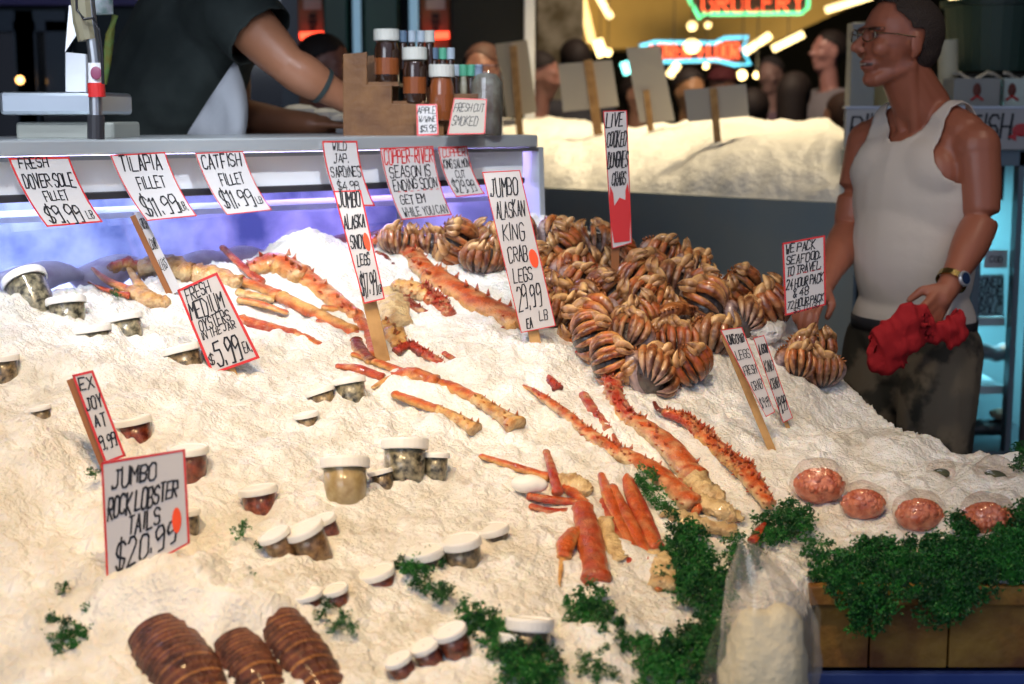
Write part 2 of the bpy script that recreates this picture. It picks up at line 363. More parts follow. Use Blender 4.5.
# ================================================================== THE HALL
def flat_struct(name, c, h, m, M3=None):
    return struct(MB().box(c, h, M3).build(name, m))
M['floor'] = mat('wet_concrete', rough=.35, noise=(3, (.05, .045, .04), (.09, .08, .07)))
M['ceil'] = mat('ceiling_paint', (.10, .085, .06), .8)
M['wall_dark'] = mat('dark_wall', rough=.8, noise=(1.2, (.010, .012, .012), (.03, .028, .022)))
M['wall_blue'] = mat('blue_green_wall', (.012, .03, .04), .6)
flat_struct('floor', (0, 9, -.05), (9, 11, .05), 'floor')
flat_struct('ceiling', (0, 10.5, 4.05), (9, 9.5, .05), 'ceil')
flat_struct('wall_back', (0, 18.1, 2), (9, .1, 2), 'wall_dark')
flat_struct('wall_left', (-6.1, 9, 2), (.1, 11, 2), 'wall_dark')
flat_struct('wall_right', (6.1, 9, 2), (.1, 11, 2), 'wall_dark')
# left shop front at middle distance: dark framed windows, posts, lit panels
M['frame_blue'] = mat('shop_frame', (.02, .05, .09), .4)
M['pane_dark'] = mat('dark_pane', (.01, .012, .012), .08, spec=.6)
M['purple_wall'] = mat('purple_fascia', (.10, .09, .26), .7)
YL = 7.6
def win(name, x0, y0, x1, y1, Y, fr='frame_blue', pane='pane_dark'):
    a, b = P(x0, y1, Y), P(x1, y0, Y); t = .05; a.z, b.z = min(a.z, b.z), max(a.z, b.z)
    m = MB()
    for (cx, cz, hx, hz_) in (((a.x+b.x)/2, b.z, (b.x-a.x)/2+t, t), ((a.x+b.x)/2, a.z, (b.x-a.x)/2+t, t), (a.x, (a.z+b.z)/2, t, (b.z-a.z)/2), (b.x, (a.z+b.z)/2, t, (b.z-a.z)/2)):
        m.box((cx, Y-.03, cz), (hx, .05, hz_))
    o = struct(m.build(name, fr)); p = MB().box(((a.x+b.x)/2, Y, (a.z+b.z)/2), ((b.x-a.x)/2, .012, (b.z-a.z)/2)).build('pane', pane, o); return o
zt = P(0, 20, YL).z
flat_struct('wall_shopfront', (-1.95, YL+.15, 1.3), (1.75, .08, 1.3), 'wall_blue')
flat_struct('trim_1', (-2.35, YL+.02, zt+.45), (.75, .06, .38), 'purple_wall')
win('window_1', -20, 22, 28, 150, YL); win('window_2', 36, 22, 60, 150, YL); win('window_3', 205, -30, 292, 150, YL)
def upright(name, label, cat, x0, x1, Y, m, z0=0, z1=3.2, hy=None, py1=None, bev=.01):
    a, b = P(x0, 100, Y), P(x1, 100, Y); hx = (b.x-a.x)/2
    o = MB().box(((a.x+b.x)/2, Y, (z0+z1)/2), (hx, hy or hx, (z1-z0)/2)).build(name, m, bevel=bev)
    return tag(o, label, cat)
M['orange_board'] = mat('orange_board', rough=.6, noise=(4, (.22, .09, .035), (.30, .13, .05)))
M['green_post'] = mat('green_paint', (.012, .06, .04), .45)
M['blue_tube'] = mat('pale_blue_strip', (.25, .42, .55), .4, emit=(.35, .62, .85), estr=.35)
M['red_neon'] = mat('red_neon', (.9, .05, .02), .4, emit=(1, .07, .03), estr=4)
for k, (x0, x1, z1, lb) in enumerate(((299, 326, 2.9, 'tall orange menu board beside the green post, nearer the bending worker'), (421, 450, 2.9, 'tall orange menu board between the second pale strip and the black doorway'))):
    c = P((x0+x1)/2, 30, 7.4); t = thing('menu_board', lb, 'board', (c.x, 7.4, 0))
    MB().box((c.x, 7.4, 1.45), (PX(7.4)*(x1-x0)/2, .03, 1.45)).build('board', 'orange_board', t, bevel=.01)
    for j, (py, w_) in enumerate(((3, .8), (16, .3), (22, .35), (28, .25))):
        q = P((x0+x1)/2, py, 7.36); MB().box(q, (w_*PX(7.4)*(x1-x0)/2*.8, .004, .012 if j else .03)).build('printed_line', 'card_grey' if j == 0 else 'wall_dark', t)
    q0, q1 = P(x0+1, 36, 7.3), P(x1-1, 35, 7.3)
    tag(MB().cyl(q0, q1, .018, n=10).build('neon_tube', 'red_neon'), 'short glowing red tube across the orange board ' + ('near the worker' if k == 0 else 'above the jar rack'), 'light')
upright('post', 'dark green post between the first orange board and pale strip', 'post', 326, 350, 7.3, 'green_post')
upright('post', 'dark green post between the two pale blue strips behind jars', 'post', 366, 400, 7.35, 'green_post')
upright('light_strip', 'pale blue vertical strip just above the worker\'s wrist', 'light strip', 354, 362, 7.2, 'blue_tube')
upright('light_strip', 'pale blue vertical strip above the white jar lids', 'light strip', 410, 419, 7.2, 'blue_tube')
upright('doorway_panel', 'tall black panel behind the big glass jar', 'panel', 452, 522, 7.3, 'wall_dark', hy=.05)
upright('light_strip', 'pale grey vertical pipe beside the mottled stone column', 'pipe', 524, 535, 7.1, 'white_paint')
M['stone'] = mat('mottled_stone', rough=.85, noise=(8, (.10, .08, .04), (.30, .27, .20)), bump=.5, bscale=12)
upright('stone_column', 'mottled grey stone column beyond the snow of the far bed', 'column', 536, 582, 9.0, 'stone', z1=4.0)
# purple coat shape, small warm lamp seen through the shop window
tag(MB().ell(P(20, 80, 7.4), (.02, .02, .02)).build('window_lamp', mat('amber_glow', (1, .6, .3), emit=(1, .5, .15), estr=6)), 'tiny amber lamp glowing in the dark shop window', 'lamp')
# ---- hanging canopy with lit signs
M['awning'] = mat('tan_canopy', rough=.8, noise=(2, (.40, .27, .09), (.48, .33, .12)))
can = thing('market_canopy', 'long tan lit canopy beam spanning over the far aisle', 'canopy', P(700, 20, 12.2))
a, b, c_, d = P(572, 50, 12.2), P(770, 44, 12.2), P(890, -12, 12.2), P(545, -80, 12.2)
MB().slab([a, b, c_, P(900, -80, 12.2), d], (0, .6, 0)).build('fascia', 'awning', can)
MB().tube([P(568, -60, 12.1), P(592, 42, 12.1)], .035, 8).build('edge_light', mat('edge_glow', (1, .8, .4), emit=(1, .70, .28), estr=1.6), can)
lamp('AREA', (P(720, 20, 11.2).x, 10.9, 1.75), 34, (1, .76, .36), (3.2, .3), (P(720, 20, 12).x, 12.2, 2.3), name='canopy_uplight')
M['tube_warm'] = mat('warm_tube', (1, .9, .6), emit=(1, .76, .36), estr=2.6)
M['bulb'] = mat('warm_bulb', (1, .9, .6), emit=(1, .72, .30), estr=2.6)
for k, (x0, y0, x1, y1, r) in enumerate(((596, -8, 611, 18, 3.5), (597, 40, 603, 56, 5.5), (745, 52, 770, 35, 3.8), (773, 49, 803, 34, 3.6), (826, 10, 872, -4, 3.5), (669, 76, 678, 64, 4), (957, 5, 950, -14, 5))):
    lb = ('slanting bright tube lamp at the left of the tan canopy', 'short bright lamp over the dark-haired shopper\'s card', 'slanting tube lamp just right of the lower neon sign', 'second slanting tube lamp beyond the lower neon sign',
          'slanting tube lamp above the smiling man\'s glasses', 'small slanting lamp left of the forehead behind the cards', 'hanging warm lamp behind the smiling man\'s head')[k]
    t = thing('tube_lamp', lb, 'lamp', P(x0, y0, 11.4)); MB().tube([P(x0, y0, 11.4), P(x1, y1, 11.4)], PX(11.4)*r, 10).build('tube', 'tube_warm', t)
    q = P((x0+x1)/2, (y0+y1)/2, 11.42); MB().cyl(q, (q.x, q.y, 4.0), .004, n=6).build('hanging_wire', 'dark_metal', t)
for k, (x, y, r, lb) in enumerate(((692, 26, 6, 'round bulb glowing under the green neon sign'), (708, 25, 4, 'smaller bulb close to the bulb under the green neon sign'), (692, 46, 10, 'large soft bulb in front of the blue neon sign'), (742, 75, 6, 'first of two round bulbs beside the red-hatted shopper'), (757, 75, 4.5, 'second, smaller of two round bulbs beside the red-hatted shopper'), (608, 52, 5, 'bulb beside the short bright lamp over the card'), (706, 66, 3.5, 'little bulb under the blue neon sign'))):
    c = P(x, y, 11); t = thing('round_lamp', lb, 'lamp', c); MB().ell(c, (PX(11)*r*.8, .03, PX(11)*r*(.7 if r > 8 else .8))).build('bulb', 'bulb', t, smooth=True); MB().cyl(c, (c.x, c.y, 4.0), .004, n=6).build('hanging_wire', 'dark_metal', t)
# ---- neon signs
M['neon_red'] = mat('neon_red_glow', (.9, .1, .04), emit=(1, .10, .035), estr=1.9)
M['neon_green'] = mat('neon_green_glow', (.1, .9, .4), emit=(.12, .95, .42), estr=1.5)
M['neon_blue'] = mat('neon_blue_glow', (.1, .6, .9), emit=(.10, .62, 1), estr=1.4)
M['neon_back'] = mat('neon_panel', (.05, .04, .035), .6)
M['neon_back_red'] = mat('neon_panel_red', (.16, .02, .02), .6)
def neon(name, label, Y, board, outline, oc, text, x0, x1, y0, y1, rr, shear=0):
    t = thing(name, label, 'neon sign', P((x0+x1)/2, (y0+y1)/2, Y))
    MB().slab([P(x, y, Y+.08) for x, y in board], (0, .08, 0)).build('panel', 'neon_back_red' if oc == 'neon_blue' else 'neon_back', t)
    for ol in outline: MB().tube([P(x, y, Y) for x, y in ol], PX(Y)*rr, 8).build('outline_tube', oc, t)
    n = len(text); cw = (x1-x0)/n
    for i, ch in enumerate(text):
        if ch == ' ': continue
        m = MB()
        for st in strokes(ch): m.tube([P(x0+(i+.12+gx/4*.7)*cw, y1+(y0-y1)*gy/6, Y) for gx, gy in st], PX(Y)*rr*.62, 8)
        m.build('letter', 'neon_red', t)
neon('grocery_sign', 'red lettered neon sign with green outline cut by the picture top', 11.3, [(686, -30), (812, -30), (804, 14), (700, 17)], [[(683, -12), (700, 19), (703, 14), (802, 13), (808, 8), (809, -14)]], 'neon_green', 'GROCERY', 701, 806, -8, 12, 1.7)
neon('floor_sign', 'red lettered neon sign with blue arrow outline below the canopy', 11.6, [(640, 42), (742, 40), (738, 64), (650, 62)], [[(640, 46), (655, 42), (715, 43), (725, 38), (748, 37), (742, 49), (750, 64), (735, 65), (716, 60), (655, 62)]], 'neon_blue', 'LOWER FLOOR', 650, 740, 43, 58, 1.7)
tag(MB().tube([P(624, 62, 11), P(628, 74, 11)], .03, 8).build('neon_tube', 'neon_blue'), 'short glowing blue tube between the cards of the far bed', 'light')
# ================================================================== ICE HEAP AND STAND
nx, ny = 620, 500
gx = np.linspace(-1.45, 1.35, nx); gy = np.linspace(1.66, 4.05, ny)
GX, GY = np.meshgrid(gx, gy); H = hbase(GX, GY)
amp = .6 + .4*(vnoise(GX, GY, .3, 5) + .5)
H += (vnoise(GX, GY, .16, 1)*.030 + vnoise(GX, GY, .07, 2)*.020 + vnoise(GX, GY, .034, 3)*.012)*amp + vnoise(GX, GY, .016, 4)*.008 + vnoise(GX, GY, .0095, 6)*.0072 + np.maximum(0, vnoise(GX, GY, .045, 8)-.05)*.028
for (bx_, by_, hh_, sg) in ((165, 592, .040, .040), (128, 604, .020, .035), (200, 600, .030, .045), (285, 598, .014, .030), (232, 625, .022, .022), (262, 622, .018, .02), (310, 256, .03, .05), (210, 262, .02, .03), (350, 262, .02, .05), (60, 500, -.03, .05), (20, 470, .02, .06), (100, 520, .02, .03), (455, 300, .02, .04), (800, 395, .03, .04), (900, 450, .02, .04)):
    b_ = hit(bx_, by_); H += hh_*np.exp(-((GX-b_.x)**2 + (GY-b_.y)**2)/(2*sg*sg))
H = np.where(GY < np.interp(GX, _frX, _frY) - .0, np.maximum(H, .735 - .6*np.maximum(0, .5-GX)), H)
CO = np.stack([GX, GY, np.maximum(H, .45)], -1).reshape(-1, 3).astype(np.float32)
# keep what lies on the stand: in front of the case glass, on or just past the edges
P0 = Vector((-.99, 2.9, 0)); U = Vector((.766, .643, 0)); Nn = Vector((.643, -.766, 0))
def C(s, t, z): return P0 + U*s + Nn*t + Vector((0, 0, z))
tcase = (GX - P0.x)*Nn.x + (GY - P0.y)*Nn.y
ok = (GY > np.interp(GX, _frX, _frY) - .012) & (GY < np.interp(GX, _crX, _crY) + .24) & ((tcase > .004) | ((GX-P0.x)*U.x + (GY-P0.y)*U.y > 1.37))
idx = np.arange(nx*ny).reshape(ny, nx)
q = np.stack([idx[:-1, :-1], idx[:-1, 1:], idx[1:, 1:], idx[1:, :-1]], -1).reshape(-1, 4)
okq = (ok[:-1, :-1] & ok[:-1, 1:] & ok[1:, 1:] & ok[1:, :-1]).reshape(-1); q = q[okq]
used = np.zeros(nx*ny, bool); used[q.ravel()] = True; remap = np.cumsum(used) - 1; q = remap[q]; CO = CO[used]
me = bpy.data.meshes.new('crushed_ice'); me.vertices.add(len(CO)); me.vertices.foreach_set('co', CO.ravel())
me.loops.add(q.size); me.loops.foreach_set('vertex_index', q.ravel().astype(np.int32)); me.polygons.add(len(q))
me.polygons.foreach_set('loop_start', np.arange(0, q.size, 4, dtype=np.int32)); me.polygons.foreach_set('loop_total', np.full(len(q), 4, np.int32)); me.update(calc_edges=True); me.validate()
me.materials.append(M['ice']); me.polygons.foreach_set('use_smooth', [True]*len(q))
ice = bpy.data.objects.new('crushed_ice', me); col.objects.link(ice)
tag(ice, 'big sloping heap of crushed ice that carries the seafood display', 'crushed ice', kind='stuff')
# stand: timber body under the heap, yellow boards in front on the right
st = thing('display_stand', 'timber stand with yellow painted front boards holding up the ice', 'stand', (0, 2.6, 0))
MB().prism([(-1.4, 1.76), (.19, 1.9), (.26, 2.03), (.48, 2.36), (1.3, 2.33), (1.3, 2.60), (.74, 2.9), (.66, 3.08), (.55, 3.3), (.38, 3.45), (.2, 3.66), (.0, 3.66), (-1.4, 2.5)], .12, .60).build('base_cabinet', 'wall_dark', st)
zt_, zb_ = P(920, 586, 2.29).z, P(920, 664, 2.29).z
bx = [.475, .565, .69, .815, .95, 1.09, 1.25]
for i in range(len(bx)-1):
    MB().box(((bx[i]+bx[i+1])/2, 2.285, (zt_+zb_)/2), ((bx[i+1]-bx[i])/2-.0015, .012, (zt_-zb_)/2)).build('front_board', 'trough', st, bevel=.002)
MB().box((.86, 2.268, zt_-.006), (.395, .012, .016)).build('top_rail', 'trough', st, bevel=.003)
for (a, b) in (((.24, 1.985), (.475, 2.29)),):
    A_, B_ = Vector((*a, 0)), Vector((*b, 0)); dd = (B_-A_).normalized(); nn = Vector((dd.y, -dd.x, 0))
    MB().box((A_+B_)/2+Vector((0, 0, .52))+nn*-.02, ((B_-A_).length/2, .012, .09), Matrix((dd, nn, Vector((0, 0, 1)))).transposed()).build('side_board', 'trough', st)
# blue crate under it
cr = thing('plastic_crate', 'blue slatted plastic crate under the yellow boards', 'crate', (.86, 2.28, .35))
zc = zb_ - .012
for z in (zc, zc-.045, zc-.09, zc-.135): MB().box((.86, 2.262, z), (.40, .008, .009)).build('rim' if z == zc else 'slat', 'blue', cr, bevel=.002)
for x in np.linspace(.47, 1.25, 9): MB().box((x, 2.27, zc-.09), (.008, .006, .09)).build('upright', 'blue', cr)
MB().box((.86, 2.36, zc-.105), (.39, .07, .10)).build('inner_wall', 'blue', cr)
# ================================================================== FISH CASE
zT, zS = 1.432, 1.402
S0, S1 = -1.2, 1.352
case = thing('fish_display_case', 'long stainless display case with slanting glass behind the ice heap', 'display case', C(0, -.4, 0))
RU = Matrix((U, -Nn, Vector((0, 0, 1)))).transposed()
def cbox(s0, s1, t0, t1, z0, z1): return MB().box(C((s0+s1)/2, (t0+t1)/2, (z0+z1)/2), ((s1-s0)/2, abs(t1-t0)/2, (z1-z0)/2), RU)
cbox(S0, S1, -.56, .03, zS, zT).build('worktop', 'steel', case, bevel=.004)
cbox(S0, S1, -.012, .032, zS-.010, zS-.002).build('worktop_lip', 'steel_dull', case)
cbox(S0, S1-.02, -.02, -.005, 1.325, zS-.008).build('fascia', mat('bright_fascia', (.90, .93, .97), .4, metal=0), case)
cbox(S0, S1-.02, -.026, .004, 1.312, 1.327).build('rail', 'dark_metal', case, bevel=.003)
MB().slab([C(S0, -.004, 1.315), C(S1-.02, -.004, 1.315), C(S1-.02, .03, 1.02), C(S0, .03, 1.02)], Nn*-.006).build('glass_front', 'glass', case)
M['inner'] = mat('case_interior', (.70, .70, .84), .35)
M['inner_dark'] = mat('case_interior_dark', (.30, .32, .44), .25, noise=(6, (.07, .10, .20), (.42, .46, .60)))
cbox(S0, S1-.03, -.545, -.53, 1.0, zS).build('back_panel', 'inner_dark', case)
cbox(S0, S1-.03, -.53, 0, .98, 1.04).build('deck', 'inner', case)
for k, z in enumerate((1.265,)): cbox(S0, S1-.03, -.30, -.10, z, z+.012).build('shelf', mat('shelf_white', (.75, .78, .86), .2), case)
cbox(S0, S1, -.56, .0, .12, .98).build('base', 'steel_dull', case)
e = [C(S1, .03, zS), C(S1, -.56, zS), C(S1, -.56, .98), C(S1, .05, .98)]
MB().slab(e, U*.018).build('end_panel', mat('end_steel', (.62, .68, .74), .35, metal=.4), case, bevel=.002)
MB().slab([C(S1+.02, -.02, 1.33), C(S1+.02, -.16, 1.33), C(S1+.02, -.16, 1.14), C(S1+.02, .0, 1.14)], U*.004).build('end_window', 'pane_dark', case)
lamp('AREA', C(.2, -.35, 1.385), 5, (.66, .74, 1.0), (.9, .1), C(.2, -.30, 1.0), name='case_tube_light').rotation_euler[2] += 0
lamp('AREA', C(1.0, -.3, 1.385), 3.2, (.66, .40, 1.0), (.5, .1), C(1.0, -.25, 1.0), name='case_tube_light')
lamp('AREA', C(-.2, -.35, 1.385), 5, (.66, .74, 1.0), (.6, .1), C(-.2, -.30, 1.0), name='case_tube_light')
MB().tube([C(-.9, -.42, 1.385), C(1.25, -.42, 1.385)], .012, 8).build('lamp_tube', mat('case_tube', (.7, .7, 1), emit=(.70, .66, 1), estr=5), case)
# fish and ice in the case
m = MB()
iceb = [(s, t) for s in np.linspace(S0+.02, S1-.05, 60) for t in np.linspace(-.51, -.02, 16)]
vs = [C(s, t, 1.075 + .03*(math.sin(s*9)*math.cos(t*8)) + rnd.uniform(-.008, .008) + .06*(-t)) for s, t in iceb]
m.add(vs, [(i*16+j, i*16+j+1, (i+1)*16+j+1, (i+1)*16+j) for i in range(59) for j in range(15)]); ci = m.build('case_ice', mat('case_ice', (.66, .68, .82), .3, bump=.6, bscale=90), smooth=True)
tag(ci, 'bed of ice behind the slanting case glass', 'crushed ice', kind='stuff')
M['salmon'] = mat('salmon_flesh', (.75, .22, .20), .35, noise=(20, (.55, .12, .12), (.8, .34, .3)), coat=.3)
M['fillet'] = mat('pale_fillet', (.62, .50, .50), .35, noise=(24, (.5, .38, .40), (.7, .62, .6)), coat=.3)
for k, (s, t, mm, L) in enumerate(((.88, -.14, 'salmon', .10), (1.0, -.17, 'salmon', .09), (.5, -.15, 'fillet', .09), (.62, -.2, 'fillet', .09), (.3, -.17, 'fillet', .10), (.12, -.14, 'fillet', .1), (-.1, -.18, 'fillet', .1), (.76, -.22, 'fillet', .08))):
    m = MB(); c = C(s, t, 1.145 + (.02 if mm == 'salmon' else 0)); ang = rnd.uniform(-.3, .3)
    m.tube([c + Matrix.Rotation(ang, 3, 'Z') @ (U*x) + Vector((0, 0, .01*math.sin(3*x/L))) for x in np.linspace(-L/1.0, L/1.0, 9)], [.012, .032, .042, .046, .046, .042, .034, .024, .01], 12, flat=.75)
    tag(m.build('fish_piece', mm, smooth=True), ('pink salmon piece' if mm == 'salmon' else 'pale fish fillet') + ' lying on ice behind the case glass', 'fish', 'salmon pieces in the case' if mm == 'salmon' else 'pale fillets in the case')
# ================================================================== THINGS ON THE CASE TOP
Ys = 3.15
sc_ = thing('table_scale', 'steel weighing scale with a wide shallow pan on the counter', 'scale', P(65, 138, Ys))
def pbox(x0, y0, x1, y1, Y, dy): a, b = P(x0, y1, Y), P(x1, y0, Y); return MB().box(((a.x+b.x)/2, Y+dy, (a.z+b.z)/2), ((b.x-a.x)/2, dy, (b.z-a.z)/2))
pbox(16, 122, 114, 140, Ys, .11).build('housing', mat('grey_housing', (.26, .27, .24), .5), sc_, bevel=.006)
pbox(44, 116, 92, 123, Ys+.06, .04).build('pan_support', 'dark_metal', sc_)
m = MB(); a = P(62, 104, Ys-.02)
zt2, zb2 = P(62, 92, Ys).z, P(62, 115, Ys).z
m.box((a.x - .022, Ys+.1, (zt2+zb2)/2), (PX(Ys)*50, .13, (zt2-zb2)/2)); m.build('pan', mat('pan_steel', (.50, .56, .62), .28, metal=.85), sc_, bevel=.008)
Yt = 3.02
tp = thing('tap_pole', 'slim pole with red band, round sticker and hanging black cable', 'pole', P(96, 139, Yt))
m = MB(); m.tube([P(96, 139, Yt), P(96, 115, Yt)], PX(Yt)*8.5, 14); m.build('rubber_foot', 'dark_metal', tp)
m = MB(); m.tube([P(96, 116, Yt), P(95, 60, Yt), P(91, 28, Yt), P(86, -20, Yt)], PX(Yt)*6.5, 14); m.build('pole', 'steel_dull', tp)
m = MB(); m.tube([P(97, 97, Yt), P(96, 83, Yt)], PX(Yt)*8.5, 16); m.build('red_band', 'red_ink', tp)
m = MB(); m.tube([P(96, 83, Yt), P(95.5, 63, Yt)], PX(Yt)*7.4, 16); m.build('white_label', 'white_paint', tp)
m = MB(); m.ell(P(96, 73, Yt-.017), (.011, .002, .013)); m.build('round_sticker', mat('purple_sticker', (.25, .06, .12), .4), tp)
m = MB(); m.tube([P(76, -20, Yt-.02), P(77, 10, Yt-.02), P(84, 19, Yt-.03), P(93, 18, Yt-.03), P(99, 30, Yt-.03), P(102, 52, Yt-.03), P(103, 84, Yt-.03)], .0032, 8); m.build('cable', 'ink', tp)
m = MB(); m.tube([P(88, 40, Yt), P(84, 22, Yt), P(80, -20, Yt)], [.02, .022, .022], 12); m.build('upper_collar', mat('olive_collar', (.22, .20, .13), .5), tp)
m = MB(); m.slab([P(69, 5, Yt+.08), P(80, 8, Yt+.08), P(80, 30, Yt+.08), P(65, 52, Yt+.08)], (0, .002, 0)); tag(m.build('paper_note', 'white_paint'), 'folded white paper hanging left of the slim pole', 'paper')
m = MB(); m.slab([P(65, 52, Yt+.3), P(86, 54, Yt+.3), P(86, 96, Yt+.3), P(65, 95, Yt+.3)], (0, .03, 0)); tag(m.build('white_box', 'white_paint', bevel=.003), 'white upright box behind the steel scale pan', 'box')
m = MB(); m.lathe([(.002, 0), (.034, .0), (.034, .09), (.03, .10), (.015, .12), (.015, .14)], 20, Matrix.Translation(P(97, 14, Yt+.22))); tag(m.build('plastic_bottle', mat('pale_plastic', (.45, .55, .7), .2, noise=(30, (.2, .35, .35), (.7, .75, .85))), smooth=True), 'pale crinkled plastic bottle behind the pole top', 'bottle')
m = MB(); m.tube([P(104, 84, 3.8), P(107, 60, 3.8), P(110, 35, 3.8), P(115, 15, 3.8)], [.008, .011, .011, .008], 10); tag(m.build('yellow_cloth', mat('lime_fold', rough=.7, noise=(40, (.35, .30, .05), (.25, .45, .12))), smooth=True), 'yellow green strip of cloth along the worker\'s back', 'cloth')
# jar rack
Yr = 3.62
rk = thing('stepped_jar_rack', 'stepped wooden rack of jars and bottles on the case top', 'rack', P(395, 137, Yr))
prof = [(343, 138), (343, 54), (367, 52), (367, 85), (392, 85), (392, 104), (418, 104), (418, 122), (444, 122), (444, 138)]
MB().slab([P(x, y, Yr) for x, y in prof], (0, .012, 0)).build('side_panel', 'wood', rk, bevel=.0015)
MB().slab([P(x, y, Yr) + Vector((0, .20, 0)) for x, y in prof], (0, .012, 0)).build('side_panel', 'wood', rk)
for (x0, x1, y) in ((343, 398, 84), (392, 424, 103), (418, 470, 121)):
    a, b = P(x0, y, Yr), P(x1, y, Yr); MB().box(((a.x+b.x)/2, Yr+.11, a.z), ((b.x-a.x)/2, .10, .005)).build('step', 'wood', rk)
M['jarglass'] = mat('dark_jar', (.035, .015, .008), .06, spec=.8, coat=.6)
M['jaramber'] = mat('amber_jar', (.25, .07, .02), .1, spec=.8, coat=.5)
M['jarclear'] = mat('pale_jar', rough=.12, spec=.8, noise=(28, (.22, .20, .12), (.45, .42, .33)))
def jar(x, ylid0, ylid1, ybot, w, Y, lidm, bodym, name, label, cat, group=None):
    c = P(x, ybot, Y); s = PX(Y); r = w/2*s; t = thing(name, label, cat, c, group)
    hb = (ybot - ylid1)*s; MB().lathe([(.001, 0), (r*.9, 0), (r*.96, .004), (r*.96, hb*.78), (r*.82, hb*.93), (r*.8, hb)], 20, Matrix.Translation(c)).build('jar_body', bodym, t, smooth=True)
    MB().lathe([(r, 0), (r*1.02, .002), (r*1.02, (ylid1-ylid0)*s-.002), (r*.94, (ylid1-ylid0)*s), (.001, (ylid1-ylid0)*s)], 20, Matrix.Translation(c+Vector((0, 0, hb)))).build('screw_lid', lidm, t, smooth=False)
    if w > 18: MB().lathe([(r*.975, hb*.22), (r*.975, hb*.6)], 20, Matrix.Translation(c), cap=False).build('paper_label', 'jaramber', t)
M['cap_blue'] = mat('blue_cap', (.10, .16, .24), .4); M['cap_green'] = mat('green_cap', (.10, .42, .26), .4); M['cap_pale'] = mat('pale_cap', (.42, .50, .58), .4)
M['cap_white'] = mat('white_cap', (.62, .62, .56), .4)
jar(387, 31, 42, 84, 25, Yr-.0+.05, 'cap_white', 'jarglass', 'sauce_jar', 'wide white-lidded dark jar on the top step', 'jar')
jar(415, 49, 61, 103, 24, Yr+.03, 'cap_white', 'jarglass', 'sauce_jar', 'wide white-lidded dark jar on the middle step', 'jar')
jar(442, 66, 78, 121, 25, Yr+.01, 'cap_white', 'jaramber', 'sauce_jar', 'wide white-lidded amber jar on the bottom step', 'jar')
for row, (x0, y, dx, cs, where) in enumerate(((403.5, 32, 8.8, ('cap_blue', 'cap_pale', 'cap_pale'), 'top'), (427, 49, 8.0, ('cap_blue', 'cap_blue', 'cap_green'), 'middle'), (456, 66, 7.6, ('cap_pale', 'cap_green', 'cap_green'), 'bottom'))):
    for k in range(4):
        cp = cs[k] if k < 3 else ('cap_pale' if row else 'cap_white')
        jar(x0+k*dx, y, y+11, y+38 if row < 2 else 118, 7.6 if k < 3 else 10 if row == 0 else 8, Yr+.06, cp, ('jarglass', 'jarclear')[k % 2 if row == 2 else 0], 'spice_bottle',
            ('first', 'second', 'third', 'last')[k] + ' slim capped bottle from the wide jar on the ' + where + ' step', 'bottle', 'slim bottles on the stepped rack')
MB().box(P(449, 100, Yr+.02) + Vector((.03, .05, -.03)), (.055, .05, .045)).build('step', 'wood', rk)
bj = thing('storage_jar', 'big clear glass jar of pale goods at the end of the rack', 'jar', P(487, 137, Yr))
s = PX(Yr); c = P(487, 137, Yr+.05)
MB().lathe([(.001, .002), (16*s, .002), (16.5*s, .01), (16.5*s, 58*s), (14*s, 66*s), (12*s, 70*s)], 24, Matrix.Translation(c)).build('jar_body', 'glass', bj, smooth=True)
MB().lathe([(.001, .004), (15*s, .004), (15*s, 54*s), (10*s, 62*s), (.001, 64*s)], 24, Matrix.Translation(c)).build('contents', mat('pale_goods', rough=.5, noise=(22, (.14, .09, .05), (.36, .36, .27)), bump=.5, bscale=40), bj, smooth=True)
MB().lathe([(13*s, 70*s), (13*s, 71.5*s), (.001, 71.5*s)], 24, Matrix.Translation(c)).build('glass_lid', 'glass', bj)
card('small red-edged price card leaning on the jar rack', P(416, 104, 3.56), P(437, 104, 3.56), P(439, 135, 3.54), P(417, 136, 3.54), [('APPLE', .8, .2, .06, .94, .0035), ('W/WINE', .52, .17, .1, .9, .003), ('$5.95', .22, .2, .14, .9, .0035)], bw=.004)
card('pale card with faded writing propped against the big glass jar', P(454, 98, 3.55), P(487, 99, 3.55), P(485, 134, 3.53), P(447, 135, 3.53), [('FRESH CUT', .74, .22, .06, .94, .003), ('SMOKED', .38, .24, .06, .8, .003)], bw=.003, matn='card_grey')
tag(MB().box((P(310, 130, 4.6).x, 4.75, P(310, 127, 4.6).z/2), (.32, .25, P(310, 127, 4.6).z/2)).build('back_counter', 'steel_dull', bevel=.004), 'low steel back counter beyond the worker\'s hands', 'counter')
# white wares behind the worker's hands, on the counter
m = MB()
for k, (x, y, r) in enumerate(((300, 114, 14), (325, 117, 13), (280, 118, 11), (338, 120, 10))): m.ell(P(x, y, 4.6), (PX(4.6)*r*1.5, .06, PX(4.6)*r*.7), nu=10, nv=6)
tag(m.build('paper_heap', 'white_paint', smooth=False), 'crumpled white wrapping paper beyond the worker\'s hands', 'paper')
